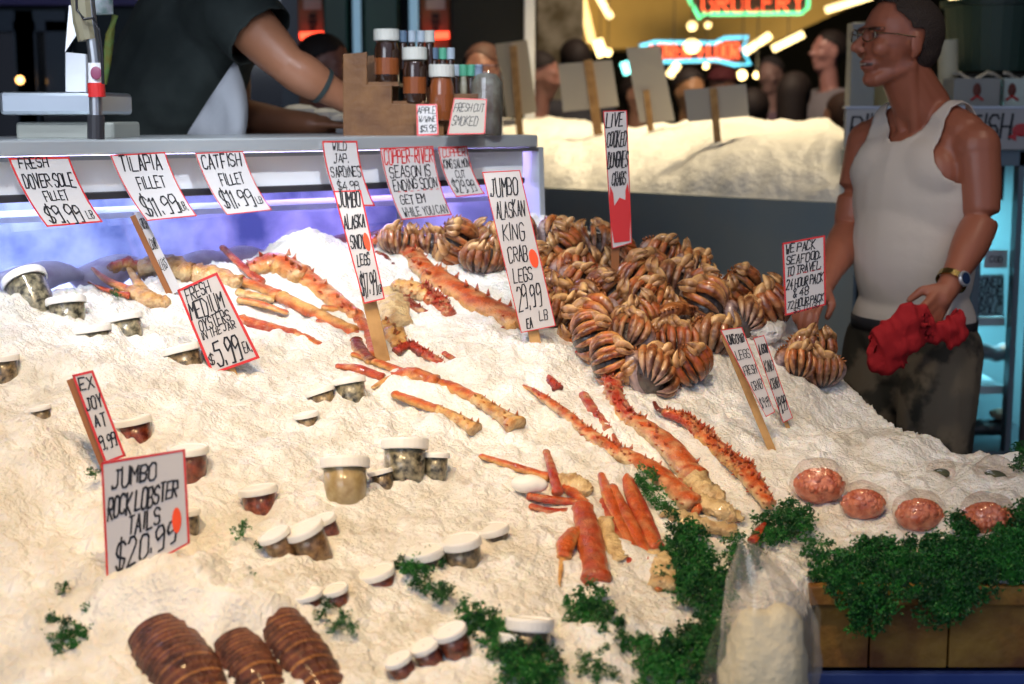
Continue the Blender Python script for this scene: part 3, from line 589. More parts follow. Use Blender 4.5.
# ================================================================== PRICE CARDS
def onp(px, py, t):
    d = ray(px, py); o = Vector((0, 0, CAMZ)); k = (t - (o-P0).dot(Nn)) / d.dot(Nn); return o + d*k
def hang(label, TL, TR, BR, BL, lines, **k):
    return card(label, onp(*TL, .036), onp(*TR, .036), onp(*BR, .085), onp(*BL, .085), lines, bow=.012, group=None, **k)
hang('price card for fresh dover sole fillet hanging from the case edge', (8,158), (69,157), (103,222), (47,227), [('FRESH', .93, .13, .12, .62, .004), ('DOVER SOLE', .68, .19, .07, .93, .0046), ('FILLET', .46, .14, .28, .70, .0042), ('$9.99', .17, .28, .12, .74, .0055), ('LB', .14, .12, .80, .93, .0036)], bw=.0035, seed=3)
hang('price card for tilapia fillet hanging from the case edge', (110,155), (165,152), (197,216), (147,221), [('TILAPIA', .87, .20, .10, .86, .0048), ('FILLET', .58, .17, .25, .78, .0045), ('$11.99', .22, .29, .08, .80, .0055), ('LB.', .18, .13, .80, .94, .0036)], bw=.0025, seed=4)
hang('price card for catfish fillet hanging from the case edge', (195,153), (243,151), (272,210), (227,215), [('CATFISH', .87, .20, .06, .90, .0048), ('FILLET', .58, .17, .28, .80, .0042), ('$11.99', .26, .29, .08, .78, .0052), ('LB', .20, .12, .80, .94, .0034)], bw=.002, seed=5)
hang('narrow price card for sardines hanging behind the snow crab card', (322,141), (357,141), (375,206), (340,206), [('WILD', .93, .11, .25, .7, .0034), ('JAP.', .75, .12, .25, .7, .0034), ('SARDINES', .55, .16, .08, .95, .004), ('$4.99', .33, .14, .15, .8, .004)], bw=.0035, seed=6)
hang('card with red heading saying the salmon season is ending soon', (380,148), (433,146), (452,215), (402,220), [('COPPER-RIVER', .88, .19, .04, .97, .0048, 'red_ink'), ('SEASON IS', .67, .15, .08, .88, .0042), ('ENDING SOON', .49, .14, .08, .95, .0042), ('-------', .40, .05, .1, .98, .003, 'red_ink'), ('GET EM', .28, .13, .12, .62, .0042), ('WHILE YOU CAN', .10, .12, .08, .96, .0038)], bw=.0028, seed=7)
hang('small price card with red heading for king salmon, last on the case edge', (438,147), (467,146), (485,194), (456,197), [('COPPER', .90, .15, .1, .9, .0036, 'red_ink'), ('KING SALMON', .68, .16, .06, .96, .0034), ('CUT', .47, .15, .35, .7, .0036), ('$29.99', .22, .25, .1, .86, .0042)], bw=.003, seed=8)
def stuck(label, TL, TR, BR, BL, base, lines, top=None, lean=.03, w=.018, dY=0, yoff=0, **k):
    b = hit(*base); Y = b.y + dY
    q = [P(*c, Y + lean*(0 if i > 1 else 1)) for i, c in enumerate((TL, TR, BR, BL))]
    tp = P(*(top or ((TL[0]+TR[0])/2, TL[1]+4)), Y + lean + .006); bb = b + Vector((0, .006, -.03))
    bb2 = b + (bb - tp).normalized()*.03 + Vector((0, .006, 0))
    return card(label, *q, lines, stick=(bb2, tp, w), **k)
stuck('tall narrow glossy card for jumbo snow crab on a pale stick', (333,191), (361,190), (385,299), (364,304), (383,360), [('JUMBO', .92, .13, .08, .92, .004), ('ALASKA', .72, .12, .08, .9, .004), ('SNOW', .54, .12, .12, .75, .004), ('LEGS', .38, .10, .2, .75, .004), ('$17.99', .16, .20, .08, .8, .004), ('LB', .10, .07, .8, .96, .003)], top=(345,196), spots=[(.78, .53, .12, .085)], bw=.0028, w=.027, seed=9)
stuck('long glossy card priced 29.99 for jumbo king crab legs on a stick', (482,172), (520,170), (556,326), (521,333), (537,350), [('JUMBO', .90, .11, .1, .85, .004), ('ALASKAN', .76, .10, .12, .9, .0035), ('KING', .62, .10, .15, .75, .0036), ('CRAB', .48, .09, .15, .7, .0036), ('LEGS', .35, .08, .15, .7, .0036), ('29.99', .21, .14, .1, .8, .004), ('LB', .08, .06, .6, .85, .003), ('EA', .05, .06, .2, .4, .004)], spots=[(.82, .44, .12, .06)], bw=.0018, top=(505,180), w=.022, seed=10)
def crab_pic(S, root, Wm, Hm):
    m = MB()
    def blob(pts): m.add([S(u, v, .0011) for u, v in pts], [tuple(range(len(pts)))])
    blob([(.12, .04), (.9, .02), (.97, .22), (.8, .33), (.5, .36), (.2, .30), (.03, .18)])
    blob([(.03, .16), (.25, .26), (.22, .40), (.10, .46), (.02, .34)]); blob([(.97, .16), (.75, .26), (.78, .40), (.90, .46), (.98, .34)])
    m.build('painted_red_crab', 'red_ink', root, recalc=False)
stuck('tall card with a painted red crab rising from the crab pile', (603,111), (627,110), (632,243), (612,249), (615,296), [('LIVE', .93, .10, .1, .85, .0042), ('COOKED', .79, .11, .08, .95, .0042), ('DUNGNES', .64, .11, .06, .97, .0042), ('CRABS', .50, .09, .2, .85, .004)], top=(616,116), extra=crab_pic, bw=.002, w=.018, lean=.01, stick_m='stick_red', seed=11)
q0 = hit(770, 330)
stuck('card offering to pack seafood for travel, beside the man\'s forearm', (782,243), (825,235), (826,305), (785,316), (772,335), [('WE PACK', .90, .12, .08, .78, .0042), ('SEAFOOD,', .74, .12, .08, .92, .0042), ('TO TRAVEL,', .59, .11, .08, .92, .004), ('-----', .53, .04, .08, .95, .0035, 'red_ink'), ('24 HOUR PACK', .41, .12, .06, .95, .004), ('& 48', .27, .11, .2, .6, .004), ('72 HOUR PACK', .13, .10, .06, .95, .0038), ('$5 TO GO', .04, .07, .2, .85, .003)], top=(800,262), w=.02, seed=12, bw=.004)
stuck('leaning card on a stick beside its twin, a brown stub at its top', (720,330), (742,327), (775,412), (766,417), (772,448), [('KING CRAB', .88, .10, .1, .9, .0022), ('LEGS', .70, .10, .1, .9, .0022), ('FRESH', .52, .1, .1, .9, .0022), ('CRAB', .34, .1, .1, .9, .0022), ('$ 9.99', .14, .1, .1, .9, .0022)], top=(724,334), w=.014, seed=13, bw=.0015)
stuck('narrower leaning card just behind the one with the brown stub', (753,338), (764,335), (793,418), (783,423), (788,425), [('ALASKAN', .85, .10, .1, .9, .0022), ('KING', .65, .12, .1, .9, .0022), ('CRAB', .45, .12, .1, .9, .0022), ('19.99', .2, .18, .1, .9, .0026)], w=.008, seed=14, bw=.0015, dY=.0)
stuck('card for fresh medium oysters in the jar priced 5.99', (177,290), (217,272), (260,358), (212,375), (232,372), [('FRESH', .90, .13, .12, .72, .004), ('MEDIUM', .72, .18, .06, .86, .0046), ('OYSTERS', .54, .12, .14, .84, .0038), ('IN THE JAR', .43, .08, .1, .86, .0032), ('$', .16, .12, .06, .18, .0035), ('5.99', .20, .27, .2, .76, .0055), ('EA.', .16, .12, .78, .95, .0036)], top=(199,284), bw=.005, lean=.02, w=.016, seed=15)
stuck('thin card seen nearly edge on, on a brown stick by the glass', (134,212), (142,211), (181,290), (173,294), (172,296), [('FRESH', .85, .12, .1, .9, .002), ('CRAB', .6, .12, .1, .9, .002), ('LEGS', .35, .12, .1, .9, .002)], w=.018, top=(134,215), lean=.0, stick_m='stick_red', border=False, seed=16)
stuck('narrow card on a brown stick behind the rock lobster card', (72,375), (93,370), (126,456), (105,464), (110,475), [('EX', .88, .13, .15, .85, .0042), ('JOY', .66, .14, .12, .9, .0042), ('AT', .45, .13, .2, .8, .0042), ('9.99', .22, .14, .1, .9, .0038)], top=(73,378), w=.022, lean=.02, stick_m='stick_red', bw=.004, seed=17)
stuck('large card for jumbo rock lobster tails stuck low in the ice', (101,462), (185,449), (190,543), (107,590), (150,580), [('JUMBO', .84, .15, .12, .66, .0050), ('ROCK LOBSTER', .62, .17, .05, .9, .0050), ('TAILS', .42, .15, .28, .68, .0050), ('$20.99', .20, .20, .12, .86, .0055)], spots=[(.86, .30, .055, .13)], bw=.0035, top=(140,470), w=.02, seed=18, lean=.01)
# ================================================================== TUBS IN THE ICE
M['dark_meat'] = mat('crab_meat_contents', rough=.3, noise=(110, (.10, .012, .006), (.36, .08, .03)), coat=.5)
M['brown_meat'] = mat('smoked_contents', rough=.3, noise=(110, (.12, .05, .015), (.40, .22, .09)), coat=.5)
M['oyster'] = mat('oyster_contents', rough=.3, noise=(95, (.03, .028, .02), (.48, .42, .28)), coat=.6)
M['mussel'] = mat('mussel_contents', rough=.3, noise=(110, (.03, .02, .015), (.42, .30, .16)), coat=.6)
M['cream_meat'] = mat('cream_contents', rough=.3, noise=(80, (.38, .26, .11), (.55, .42, .22)), coat=.5)
M['lid_print'] = mat('lid_print', (.25, .13, .08), .5)
def tub(px, py, wpx, roll, pitch, cm, label, show=24, hmm=None, group=None, yb=None, pr=False, hpx=None):
    b = hit(px, py + show); s = PX(b.y); r = wpx/2*s; lid_c = P(px, py, b.y + (0 if yb is None else yb))
    t = thing('plastic_tub', label, 'tub', lid_c, group)
    t.rotation_euler = (math.radians(pitch), math.radians(-roll), rnd.uniform(0, 6)*0)
    lh = r*.36 if hpx is None else hpx*s; H_ = hmm or r*2.1
    # local: origin at lid centre
    def b_(mb, name, m, smooth=False):
        me = mb.mesh(name, (0, 0, 0), smooth); me.materials.append(M[m]); o = bpy.data.objects.new(name, me); col.objects.link(o); o.parent = t; return o
    b_(MB().lathe([(r*.93, -lh/2), (r*1.0, -lh/2), (r*1.02, -lh*.35), (r*1.02, lh*.3), (r*.98, lh*.5), (r*.86, lh*.5), (r*.84, lh*.38), (.001, lh*.38)], 28, cap=False), 'lid', 'lid')
    b_(MB().lathe([(r*.90, -lh*.4), (r*.88, -H_*.5), (r*.76, -H_)], 28, cap=False), 'cup', 'cup', True)
    b_(MB().lathe([(.001, -lh*.6), (r*.875, -lh*.55), (r*.86, -H_*.5), (r*.74, -H_*.97), (.001, -H_*.97)], 24, cap=False), 'contents', cm, True)
    if pr:
        m = MB(); n = 10
        for k in range(n): a0 = 2*math.pi*k/n; m.box((r*.5*math.cos(a0), r*.5*math.sin(a0), lh*.39), (r*.09, r*.12, .0006), Matrix.Rotation(a0, 3, 'Z'))
        b_(m, 'lid_print', 'lid_print')
    return t
tub(24, 280, 46, 30, -24, 'oyster', 'tub of clams tilted steeply at the far left under the glass', 12, yb=.01)
tub(66, 301, 40, 8, -12, 'oyster', 'wide-lidded tub between the tilted clam tub and the next lid', 8)
tub(124, 318, 36, 12, -10, 'oyster', 'tub left of the oyster card showing a dark base under its lid', 9)
tub(92, 329, 38, 8, -6, 'oyster', 'white lid sunk in ice just below its neighbour near the glass', 4)
tub(2, 358, 34, 4, -4, 'mussel', 'tub cut by the picture edge beside the upper ice slope', 9)
tub(182, 349, 40, 14, -8, 'mussel', 'tub half hidden behind the oyster card', 9)
tub(40, 408, 22, 10, -2, 'mussel', 'small lid almost buried left of the narrow card', 3)
tub(132, 421, 40, 10, -4, 'dark_meat', 'dark red tub with thin lid right of the narrow card', 8)
tub(188, 450, 42, 2, -2, 'dark_meat', 'tall dark red tub behind the corner of the lobster card', 20)
tub(186, 512, 30, 2, -4, 'mussel', 'dark tub low behind the edge of the lobster card', 10)
tub(258, 490, 40, 8, -4, 'dark_meat', 'lone dark red tub in open ice between lobster card and big lids', 9)
tub(274, 535, 34, 22, 6, 'brown_meat', 'first tub of the tilted trio beside the small parsley', 20)
tub(304, 530, 42, 22, 6, 'brown_meat', 'largest, middle tub of the tilted trio of brown tubs', 24)
tub(322, 520, 30, 18, 6, 'dark_meat', 'last and deepest sunk tub of the tilted brown trio', 10)
tub(308, 595, 30, 12, 4, 'dark_meat', 'dark red tub directly above the bushy parsley, left of its twin', 11)
tub(334, 590, 30, 14, 4, 'dark_meat', 'dark red tub above the bushy parsley, right of its twin', 10)
tub(377, 573, 38, 16, 4, 'dark_meat', 'tub lid buried to its rim between the dark twins and mussel row', 3)
tub(349, 381, 34, 10, -12, 'oyster', 'oyster tub below the pointing snow crab claw', 14)
tub(320, 391, 30, 18, -8, 'mussel', 'small tub sinking beside the oyster tub under the claw', 6)
tub(306, 415, 26, 10, -3, 'mussel', 'buried lid below the pair of tubs under the claw', 2)
tub(345, 463, 50, 2, -18, 'cream_meat', 'big tub of cream coloured meat in mid slope', 24, hpx=11)
tub(380, 472, 26, 14, -10, 'mussel', 'little tub squeezed between the cream tub and printed lid', 6)
tub(405, 444, 48, 0, -16, 'oyster', 'big oyster tub with brown print on its round lid', 24, pr=True, hpx=11)
tub(436, 455, 28, -2, -12, 'oyster', 'small oyster tub tucked behind the printed lid', 14)
tub(424, 553, 42, 10, 2, 'mussel', 'first tub of the mussel row, its base among parsley', 12, hpx=9)
tub(461, 542, 42, 9, 2, 'mussel', 'middle tub of the mussel row with striped dark contents', 22, hpx=9)
tub(490, 530, 40, 10, 0, 'mussel', 'last tub of the mussel row, nearly buried', 6)
tub(398, 660, 30, 22, 6, 'dark_meat', 'lowest of three sloping red tubs at the bottom edge', 9)
tub(424, 647, 32, 22, 6, 'dark_meat', 'middle of three sloping red tubs at the bottom edge', 10)
tub(450, 632, 36, 20, 6, 'dark_meat', 'highest of three sloping red tubs at the bottom edge', 22)
tub(530, 624, 50, -4, -14, 'mussel', 'big tub behind the bushy parsley by the bottom edge', 24, hpx=13)
tub(516, 638, 40, -4, -14, 'mussel', 'smaller lid in front of the big tub by the bottom parsley', 10, hpx=11)
tub(300, 322, 1.5, 0, 0, 'oyster', 'x', 1) if False else None
# ================================================================== LOBSTER TAILS
M['lobster'] = mat('lobster_shell', attr=True, rough=.42, coat=.25, noise=(48, (.25, .16, .14), (1, 1, 1), .34, .60), bump=.9, bscale=160)
def lobster(pts, rpx, label):
    b = [hit(*p) for p in pts]; s = PX(b[0].y); n = 26
    path = []
    for i in range(n):
        f = i/(n-1)*(len(b)-1); k = min(int(f), len(b)-2); path.append(b[k].lerp(b[k+1], f-k))
    t = thing('lobster_tail', label, 'lobster tail', b[0]); r0 = rpx*s
    seg = 10; per = 10
    for j in range(seg):
        ps, rs = [], []
        for i in range(per):
            f = (j + i/(per-1)*1.12)/seg; f = min(f, 1); k = f*(n-1); a = int(min(k, n-2)); p = path[a].lerp(path[a+1], k-a)
            env = .55 + .45*math.sin(math.pi*min(1, f*.62+.33)) ; rr = r0*env*(1.06 - .10*(i/(per-1))) ; ps.append(p + Vector((0, 0, -rr*.34))); rs.append(rr)
        def cf(sa, tt, j=j):
            base = (Vector((.14, .036, .022)), Vector((.30, .11, .03)), Vector((.20, .085, .035)))[len(label) % 3]; stripe = Vector((.62, .28, .08))
            q = ss(.70, .80, tt)*(1-ss(.84, .92, tt)) + .3*max(0, 1-abs(tt-.35)*9); c = base*(1-q) + stripe*q
            if sa < -.1: c = c*.5 + stripe*.6
            return tuple(c)
        MB().tube(ps, rs, 40, flat=.85, colf=cf).build('shell_segment', 'lobster', t, smooth=True, attr=True)
        m = MB(); a_ = ps[3]; 
        for sd in (-1, 1):
            for q in (.35, .7): m.ell(a_ + Vector((sd*rs[3]*q*.8, -rs[3]*.30, rs[3]*(.68 - .35*q))), (r0*.045,)*3, nu=8, nv=5)
        m.build('pale_spot', mat('pale_spot', (.62, .48, .22), .4) if 'pale_spot' not in bpy.data.materials else bpy.data.materials['pale_spot'], t, smooth=True)
    return t
lobster([(160, 628), (190, 668), (232, 740)], 37, 'biggest banded lobster tail with a broken green-brown front end')
lobster([(236, 638), (258, 672), (292, 740)], 28, 'orange lobster tail wedged between the two darker ones')
lobster([(272, 612), (304, 652), (352, 730)], 30, 'dotted brown lobster tail nearest the bushy parsley')
# ================================================================== CRAB LEGS ON THE ICE
ORG = Vector((.60, .105, .012)); RED = Vector((.44, .035, .010)); CRM = Vector((.74, .54, .27)); YEL = Vector((.72, .38, .10)); DRK = Vector((.16, .02, .008))
def leg_color(top, under, mix=.15):
    def f(sa, tt):
        q = ss(.15, .72, sa + rnd.uniform(-mix, mix)); c = under*(1-q) + top*q; return tuple(c)
    return f
def crab_bits(name, label, cat, parts, group=None):
    """parts: (part name, [(px, py, lift)], [width px], top colour, under colour, spines)"""
    f0 = hit(parts[0][1][0][0], parts[0][1][0][1]); t = thing(name, label, cat, f0, group)
    for pn, pts, ws, top, un, sp in parts:
        wp = []
        for p in pts:
            h = hit(p[0], p[1] + (ws[0] if p[2:] else 0)*0); wp.append(h)
        n = max(16, 6*len(pts)); ps, rs = [], []
        for i in range(n):
            f = i/(n-1)*(len(wp)-1); k = min(int(f), len(wp)-2); q = f-k; a, b = wp[k], wp[k+1]
            a0, b0 = wp[max(k-1, 0)], wp[min(k+2, len(wp)-1)]
            p = .5*((2*a) + (b-a0)*q + (2*a0-5*a+4*b-b0)*q*q + (3*a-a0-3*b+b0)*q*q*q)
            g = i/(n-1)*(len(ws)-1); kk = min(int(g), len(ws)-2); w_ = ws[kk]*(1-(g-kk)) + ws[kk+1]*(g-kk)
            lift = 0
            if len(pts[0]) > 2: 
                l0, l1 = pts[k][2], pts[k+1][2]; lift = l0*(1-q)+l1*q
            r = w_/2*PX(p.y)*1.12*(1 + .05*math.sin(i*2.1) + .16*max(0, 1-abs(i-1.2)) + .20*max(0, 1-abs(i-n+2.2)*.7)); dv = (Vector((0, 0, CAMZ)) - p).normalized()
            ps.append(p + dv*(r*.40 + lift)); rs.append(r)
        m = MB(); m.tube(ps, rs, 14, flat=.72, colf=leg_color(top, un), up=(0, 0, 1))
        if sp and not (top is CRM):
            for i in range(1, n-1):
                for _ in range(sp + (sp > 2)):
                    an = rnd.uniform(-.3, 3.4); tt = (ps[i+1]-ps[i-1]).normalized(); aa = tt.cross(Vector((0, 0, 1))).normalized(); bb = aa.cross(tt)
                    d = aa*math.cos(an) + bb*math.sin(an); c0 = ps[i].lerp(ps[i+1], rnd.random()) + d*rs[i]*.75
                    m.cur = tuple((RED + top)*.5); m.tube([c0, c0 + d*rs[i]*.42 + tt*rs[i]*-.12], [rs[i]*.17, .0004], 5)
        if top is not CRM and un is not DRK:
            k_ = rnd.uniform(0, 50); nn_ = [mnoise.noise(Vector(p)*80 + Vector((k_, 0, 0))) for p in m.v]
            m.c = [tuple(Vector(c).lerp(CRM if q_ > 0 else RED*1.1, min(.6, abs(q_)*(1.4 if sp else .7) if q_ > 0 else abs(q_)*.6))) for c, q_ in zip(m.c, nn_)]
        if pn in ('meat', 'shoulder', 'shoulder_joint', 'joint') or top is CRM:
            m.v = [tuple(Vector(p) + Vector((.6, .6, 1))*.008*mnoise.noise(Vector(p)*75) + Vector((1, 0, 1))*.004*mnoise.noise(Vector(p)*190)) for p in m.v]
        m.build(pn, 'leg', t, smooth=True, attr=True)
    return t
S_ = 'leg_segment'
crab_bits('snow_crab_claw', 'slender orange snow crab claw spread against the purple glass', 'crab claw', [('claw_finger', [(92, 268), (108, 281), (134, 292)], [3, 9, 12], ORG, YEL, 0), ('claw_finger', [(128, 267), (136, 280), (146, 296)], [4, 9, 14], YEL, CRM, 0), ('palm', [(132, 290), (150, 300), (166, 303)], [14, 22, 16], YEL, CRM, 0), ('thin_finger', [(88, 282), (104, 289), (130, 296)], [2, 5, 8], RED, ORG, 0)])
crab_bits('crab_shoulder', 'pale rounded crab shoulder joints lying behind the oyster card', 'crab piece', [('joint', [(140, 270), (165, 266), (190, 274)], [22, 30, 22], YEL, CRM, 0), ('joint', [(186, 272), (215, 276), (240, 284)], [20, 26, 18], YEL, CRM, 0), ('joint', [(110, 268), (128, 264), (146, 268)], [10, 15, 14], RED, YEL, 0)])
crab_bits('snow_crab_piece', 'thin red leg tip sticking up over the thick orange legs', 'crab leg', [(S_, [(222, 247, .03), (240, 264, .015), (262, 283, .0)], [6, 8, 10], RED, ORG, 0)])
crab_bits('king_crab_piece', 'thickest bright orange crab leg at the top of the left cluster', 'crab leg', [(S_, [(250, 270), (275, 264), (304, 277)], [18, 30, 24], ORG, YEL, 1), (S_, [(300, 274), (330, 296), (358, 318)], [22, 20, 15], ORG, YEL, 1), (S_, [(356, 316), (368, 334), (374, 356)], [14, 11, 10], ORG, YEL, 0)])
crab_bits('snow_crab_piece', 'long tan crab leg beneath the thickest orange one', 'crab leg', [(S_, [(216, 276), (250, 284), (280, 296)], [14, 12, 13], ORG, YEL, 0), (S_, [(280, 296), (316, 314), (356, 332)], [14, 16, 12], YEL, ORG, 0)])
crab_bits('snow_crab_piece', 'orange crab leg running out from the oyster card\'s upper edge', 'crab leg', [(S_, [(238, 300), (260, 304), (288, 313)], [8, 9, 5], ORG, YEL, 0), (S_, [(238, 292), (252, 296), (274, 300)], [9, 12, 6], YEL, CRM, 0)])
crab_bits('snow_crab_piece', 'red crab leg coming out from behind the oyster card\'s middle', 'crab leg', [(S_, [(240, 320), (268, 328), (294, 334)], [14, 15, 11], ORG, RED, 0), (S_, [(292, 333), (310, 340), (326, 348)], [11, 10, 7], ORG, YEL, 0)])
crab_bits('snow_crab_piece', 'slim crab leg beside the stick of the snow crab card', 'crab leg', [(S_, [(322, 308), (348, 312), (364, 326)], [8, 10, 9], ORG, YEL, 0), (S_, [(316, 322), (338, 324), (360, 336)], [7, 8, 8], RED, ORG, 0)])
crab_bits('snow_crab_piece', 'dark short leg behind the foot of the snow crab card stick', 'crab leg', [(S_, [(356, 340), (360, 350), (372, 362)], [10, 14, 10], DRK, YEL, 0)])
crab_bits('king_crab_piece', 'huge tan king crab leg ending under the 29.99 card', 'crab leg', [('leg_tip', [(372, 240, .02), (392, 244, .015), (414, 256, .0)], [9, 15, 18], RED, ORG, 2), (S_, [(412, 254), (422, 268), (434, 278)], [19, 22, 22], ORG, CRM, 1), (S_, [(432, 276), (470, 300), (524, 326)], [26, 30, 26], ORG, YEL, 1)])
crab_bits('snow_crab_piece', 'thin dark curved leg tip beside the snow crab card', 'crab leg', [(S_, [(376, 252), (384, 256), (393, 265)], [4, 6, 4], DRK, RED, 0)])
crab_bits('king_crab_claw', 'bumpy red king crab claw lying below the huge tan leg', 'crab claw', [('palm', [(396, 286), (412, 290), (426, 296)], [16, 24, 18], YEL, CRM, 1), ('claw_finger', [(420, 292), (438, 302), (450, 314)], [20, 20, 10], RED, ORG, 3), ('claw_finger', [(404, 298), (416, 308), (428, 313)], [10, 11, 5], DRK, RED, 1)])
crab_bits('crab_shoulder', 'yellow lumpy crab shoulder at the right of the snow crab stick', 'crab piece', [('joint', [(384, 296), (392, 310), (398, 326)], [22, 30, 22], CRM, CRM, 2), ('joint', [(384, 326), (394, 336), (400, 346)], [14, 22, 12], YEL, CRM, 1)])
crab_bits('snow_crab_piece', 'broken spiny red leg piece near the foot of the snow crab stick', 'crab leg', [(S_, [(396, 352), (410, 346), (424, 354)], [10, 13, 11], RED, DRK, 2), (S_, [(424, 353), (436, 360), (452, 369)], [11, 10, 4], RED, ORG, 2)])
crab_bits('snow_crab_piece', 'small red leg bit right of the broken spiny piece', 'crab leg', [(S_, [(444, 353), (450, 357), (459, 361)], [5, 7, 3], RED, ORG, 0)])
crab_bits('snow_crab_claw', 'snow crab arm with a pointed claw aiming at the oyster tub', 'crab claw', [('claw_finger', [(372, 388), (384, 382), (396, 378)], [3, 9, 12], YEL, CRM, 0), ('palm', [(392, 379), (412, 376), (436, 384)], [14, 23, 19], ORG, YEL, 0), (S_, [(436, 383), (452, 388), (478, 400)], [12, 16, 12], ORG, YEL, 0), (S_, [(476, 399), (496, 412), (517, 426)], [14, 15, 22], YEL, CRM, 1)])
crab_bits('snow_crab_piece', 'orange leg parallel below the arm with the pointed claw', 'crab leg', [(S_, [(394, 394), (416, 402), (438, 410)], [9, 12, 11], ORG, YEL, 0), (S_, [(436, 409), (456, 418), (476, 430)], [11, 13, 16], YEL, CRM, 1)])
crab_bits('snow_crab_piece', 'red leg whose end hides behind the pointed claw', 'crab leg', [(S_, [(336, 366), (358, 369), (384, 378)], [5, 12, 9], RED, ORG, 0)])
crab_bits('snow_crab_piece', 'orange leg passing the foot of the snow crab stick', 'crab leg', [(S_, [(352, 354), (376, 362), (408, 374)], [5, 9, 10], ORG, YEL, 0)])
crab_bits('king_crab_piece', 'longest king crab leg, pointing down to the parsley clump', 'crab leg', [('leg_tip', [(522, 386), (532, 390), (542, 397)], [4, 6, 8], RED, YEL, 1), (S_, [(542, 397), (568, 416), (588, 434)], [9, 12, 13], ORG, CRM, 2), (S_, [(586, 432), (606, 446), (624, 456)], [14, 17, 17], ORG, CRM, 2), (S_, [(622, 454), (656, 474), (694, 506)], [18, 25, 22], ORG, CRM, 1)])
crab_bits('king_crab_piece', 'king crab leg starting at the foot of the crab pile', 'crab leg', [('leg_tip', [(576, 353, .012), (584, 350, .01), (596, 360, .0)], [3, 9, 14], RED, DRK, 2), (S_, [(594, 356), (610, 376), (614, 392)], [15, 18, 14], RED, ORG, 2), (S_, [(612, 390), (622, 410), (636, 424)], [15, 19, 18], RED, YEL, 2), (S_, [(634, 421), (668, 446), (696, 480)], [19, 25, 26], ORG, CRM, 1), ('shoulder_joint', [(694, 480), (706, 492), (722, 500)], [22, 28, 16], CRM, CRM, 2)])
crab_bits('snow_crab_piece', 'short slim red leg between the two longest king crab legs', 'crab leg', [(S_, [(583, 394), (596, 414), (610, 432)], [8, 12, 8], RED, ORG, 1), (S_, [(610, 432), (618, 444), (628, 456)], [7, 5, 3], RED, ORG, 0)])
crab_bits('snow_crab_piece', 'red stub poking out of the ice above the longest leg', 'crab leg', [(S_, [(548, 376), (552, 382), (558, 389)], [4, 10, 10], RED, DRK, 1)])
crab_bits('king_crab_piece', 'spiniest orange king crab leg below the twin leaning cards', 'crab leg', [('leg_tip', [(654, 402, .01), (658, 409, .008), (665, 412, 0)], [3, 6, 8], DRK, DRK, 0), (S_, [(664, 412), (686, 420), (704, 436)], [10, 16, 17], ORG, RED, 4), (S_, [(702, 434), (726, 456), (746, 472)], [18, 20, 20], ORG, YEL, 4), (S_, [(744, 470), (756, 486), (770, 506)], [20, 20, 12], ORG, CRM, 2)])
crab_bits('crab_shoulder', 'cream ragged crab shoulder meat at the end of the longest leg', 'crab piece', [('meat', [(664, 512), (690, 522), (736, 532)], [10, 24, 12], CRM, CRM, 2), ('shell_edge', [(690, 490), (698, 506), (690, 518)], [9, 10, 6], ORG, RED, 1)])
crab_bits('crab_shoulder', 'cream crab shoulder at the right end of the second king leg', 'crab piece', [('meat', [(700, 500), (722, 512), (742, 518)], [16, 26, 10], CRM, CRM, 2)])
crab_bits('snow_crab_cluster', 'snow crab cluster with thick orange leg and hooked yellow claw', 'crab cluster', [
 (S_, [(480, 456), (512, 466), (550, 478)], [6, 10, 11], ORG, YEL, 0), (S_, [(546, 451, .03), (552, 470, .025), (558, 494, .01)], [6, 9, 10], RED, ORG, 0), (S_, [(556, 476), (570, 490), (588, 506)], [9, 12, 10], ORG, RED, 0),
 (S_, [(528, 496), (552, 500), (584, 503)], [9, 11, 9], ORG, RED, 0), (S_, [(530, 506), (556, 512), (580, 508)], [7, 10, 9], RED, ORG, 0),
 ('thick_segment', [(582, 506, .015), (590, 540, .01), (597, 582, .005)], [17, 26, 25], Vector((.50, .07, .012)), ORG, 0),
 ('claw_arm', [(592, 536, .02), (584, 530, .025), (572, 532, .02)], [8, 11, 11], ORG, ORG, 0), ('claw_palm', [(574, 532, .02), (566, 544, .02), (564, 558, .015)], [12, 19, 11], ORG, YEL, 0), ('claw_finger', [(564, 554, .015), (561, 568, .01), (559, 588, .0)], [8, 5, 2], YEL, YEL, 0),
 ('shoulder', [(560, 480), (575, 484), (590, 492)], [16, 24, 14], CRM, CRM, 1)])
mt = MB(); c = hit(528, 488) + Vector((0, -.02, .012)); mt.ell(c, (.030, .018, .016), nu=16, nv=10); mt.ell(c+Vector((.018, 0, -.002)), (.016, .014, .012)); 
tag(remesh(mt, .003, 3, name='ice_lump', m='lid'), 'smooth white lump lying on the snow crab cluster', 'ice lump')
crab_bits('snow_crab_cluster', 'bundle of parallel orange snow crab legs beside the parsley clump', 'crab cluster', [
 (S_, [(601, 474, .01), (610, 500, .01), (634, 556, .005)], [6, 13, 11], ORG, YEL, 0), (S_, [(612, 486, .014), (628, 520, .012), (652, 566, .005)], [8, 14, 12], ORG, YEL, 0),
 (S_, [(622, 466, .01), (634, 500, .01), (656, 550, .005)], [5, 15, 13], ORG, RED, 0), (S_, [(628, 478, .012), (644, 512, .01), (660, 552, .0)], [8, 12, 12], RED, ORG, 0),
 (S_, [(604, 500), (616, 532), (634, 566)], [9, 12, 10], RED, ORG, 0), ('leg_stub', [(650, 562), (656, 574), (660, 590)], [11, 10, 8], ORG, YEL, 0), ('meat', [(654, 556), (664, 572), (662, 588)], [20, 30, 22], CRM, CRM, 2)])
crab_bits('snow_crab_piece', 'cream meat chunk between the two snow crab clusters', 'crab piece', [('meat', [(604, 520), (612, 545), (620, 562)], [12, 22, 12], CRM, CRM, 1)])
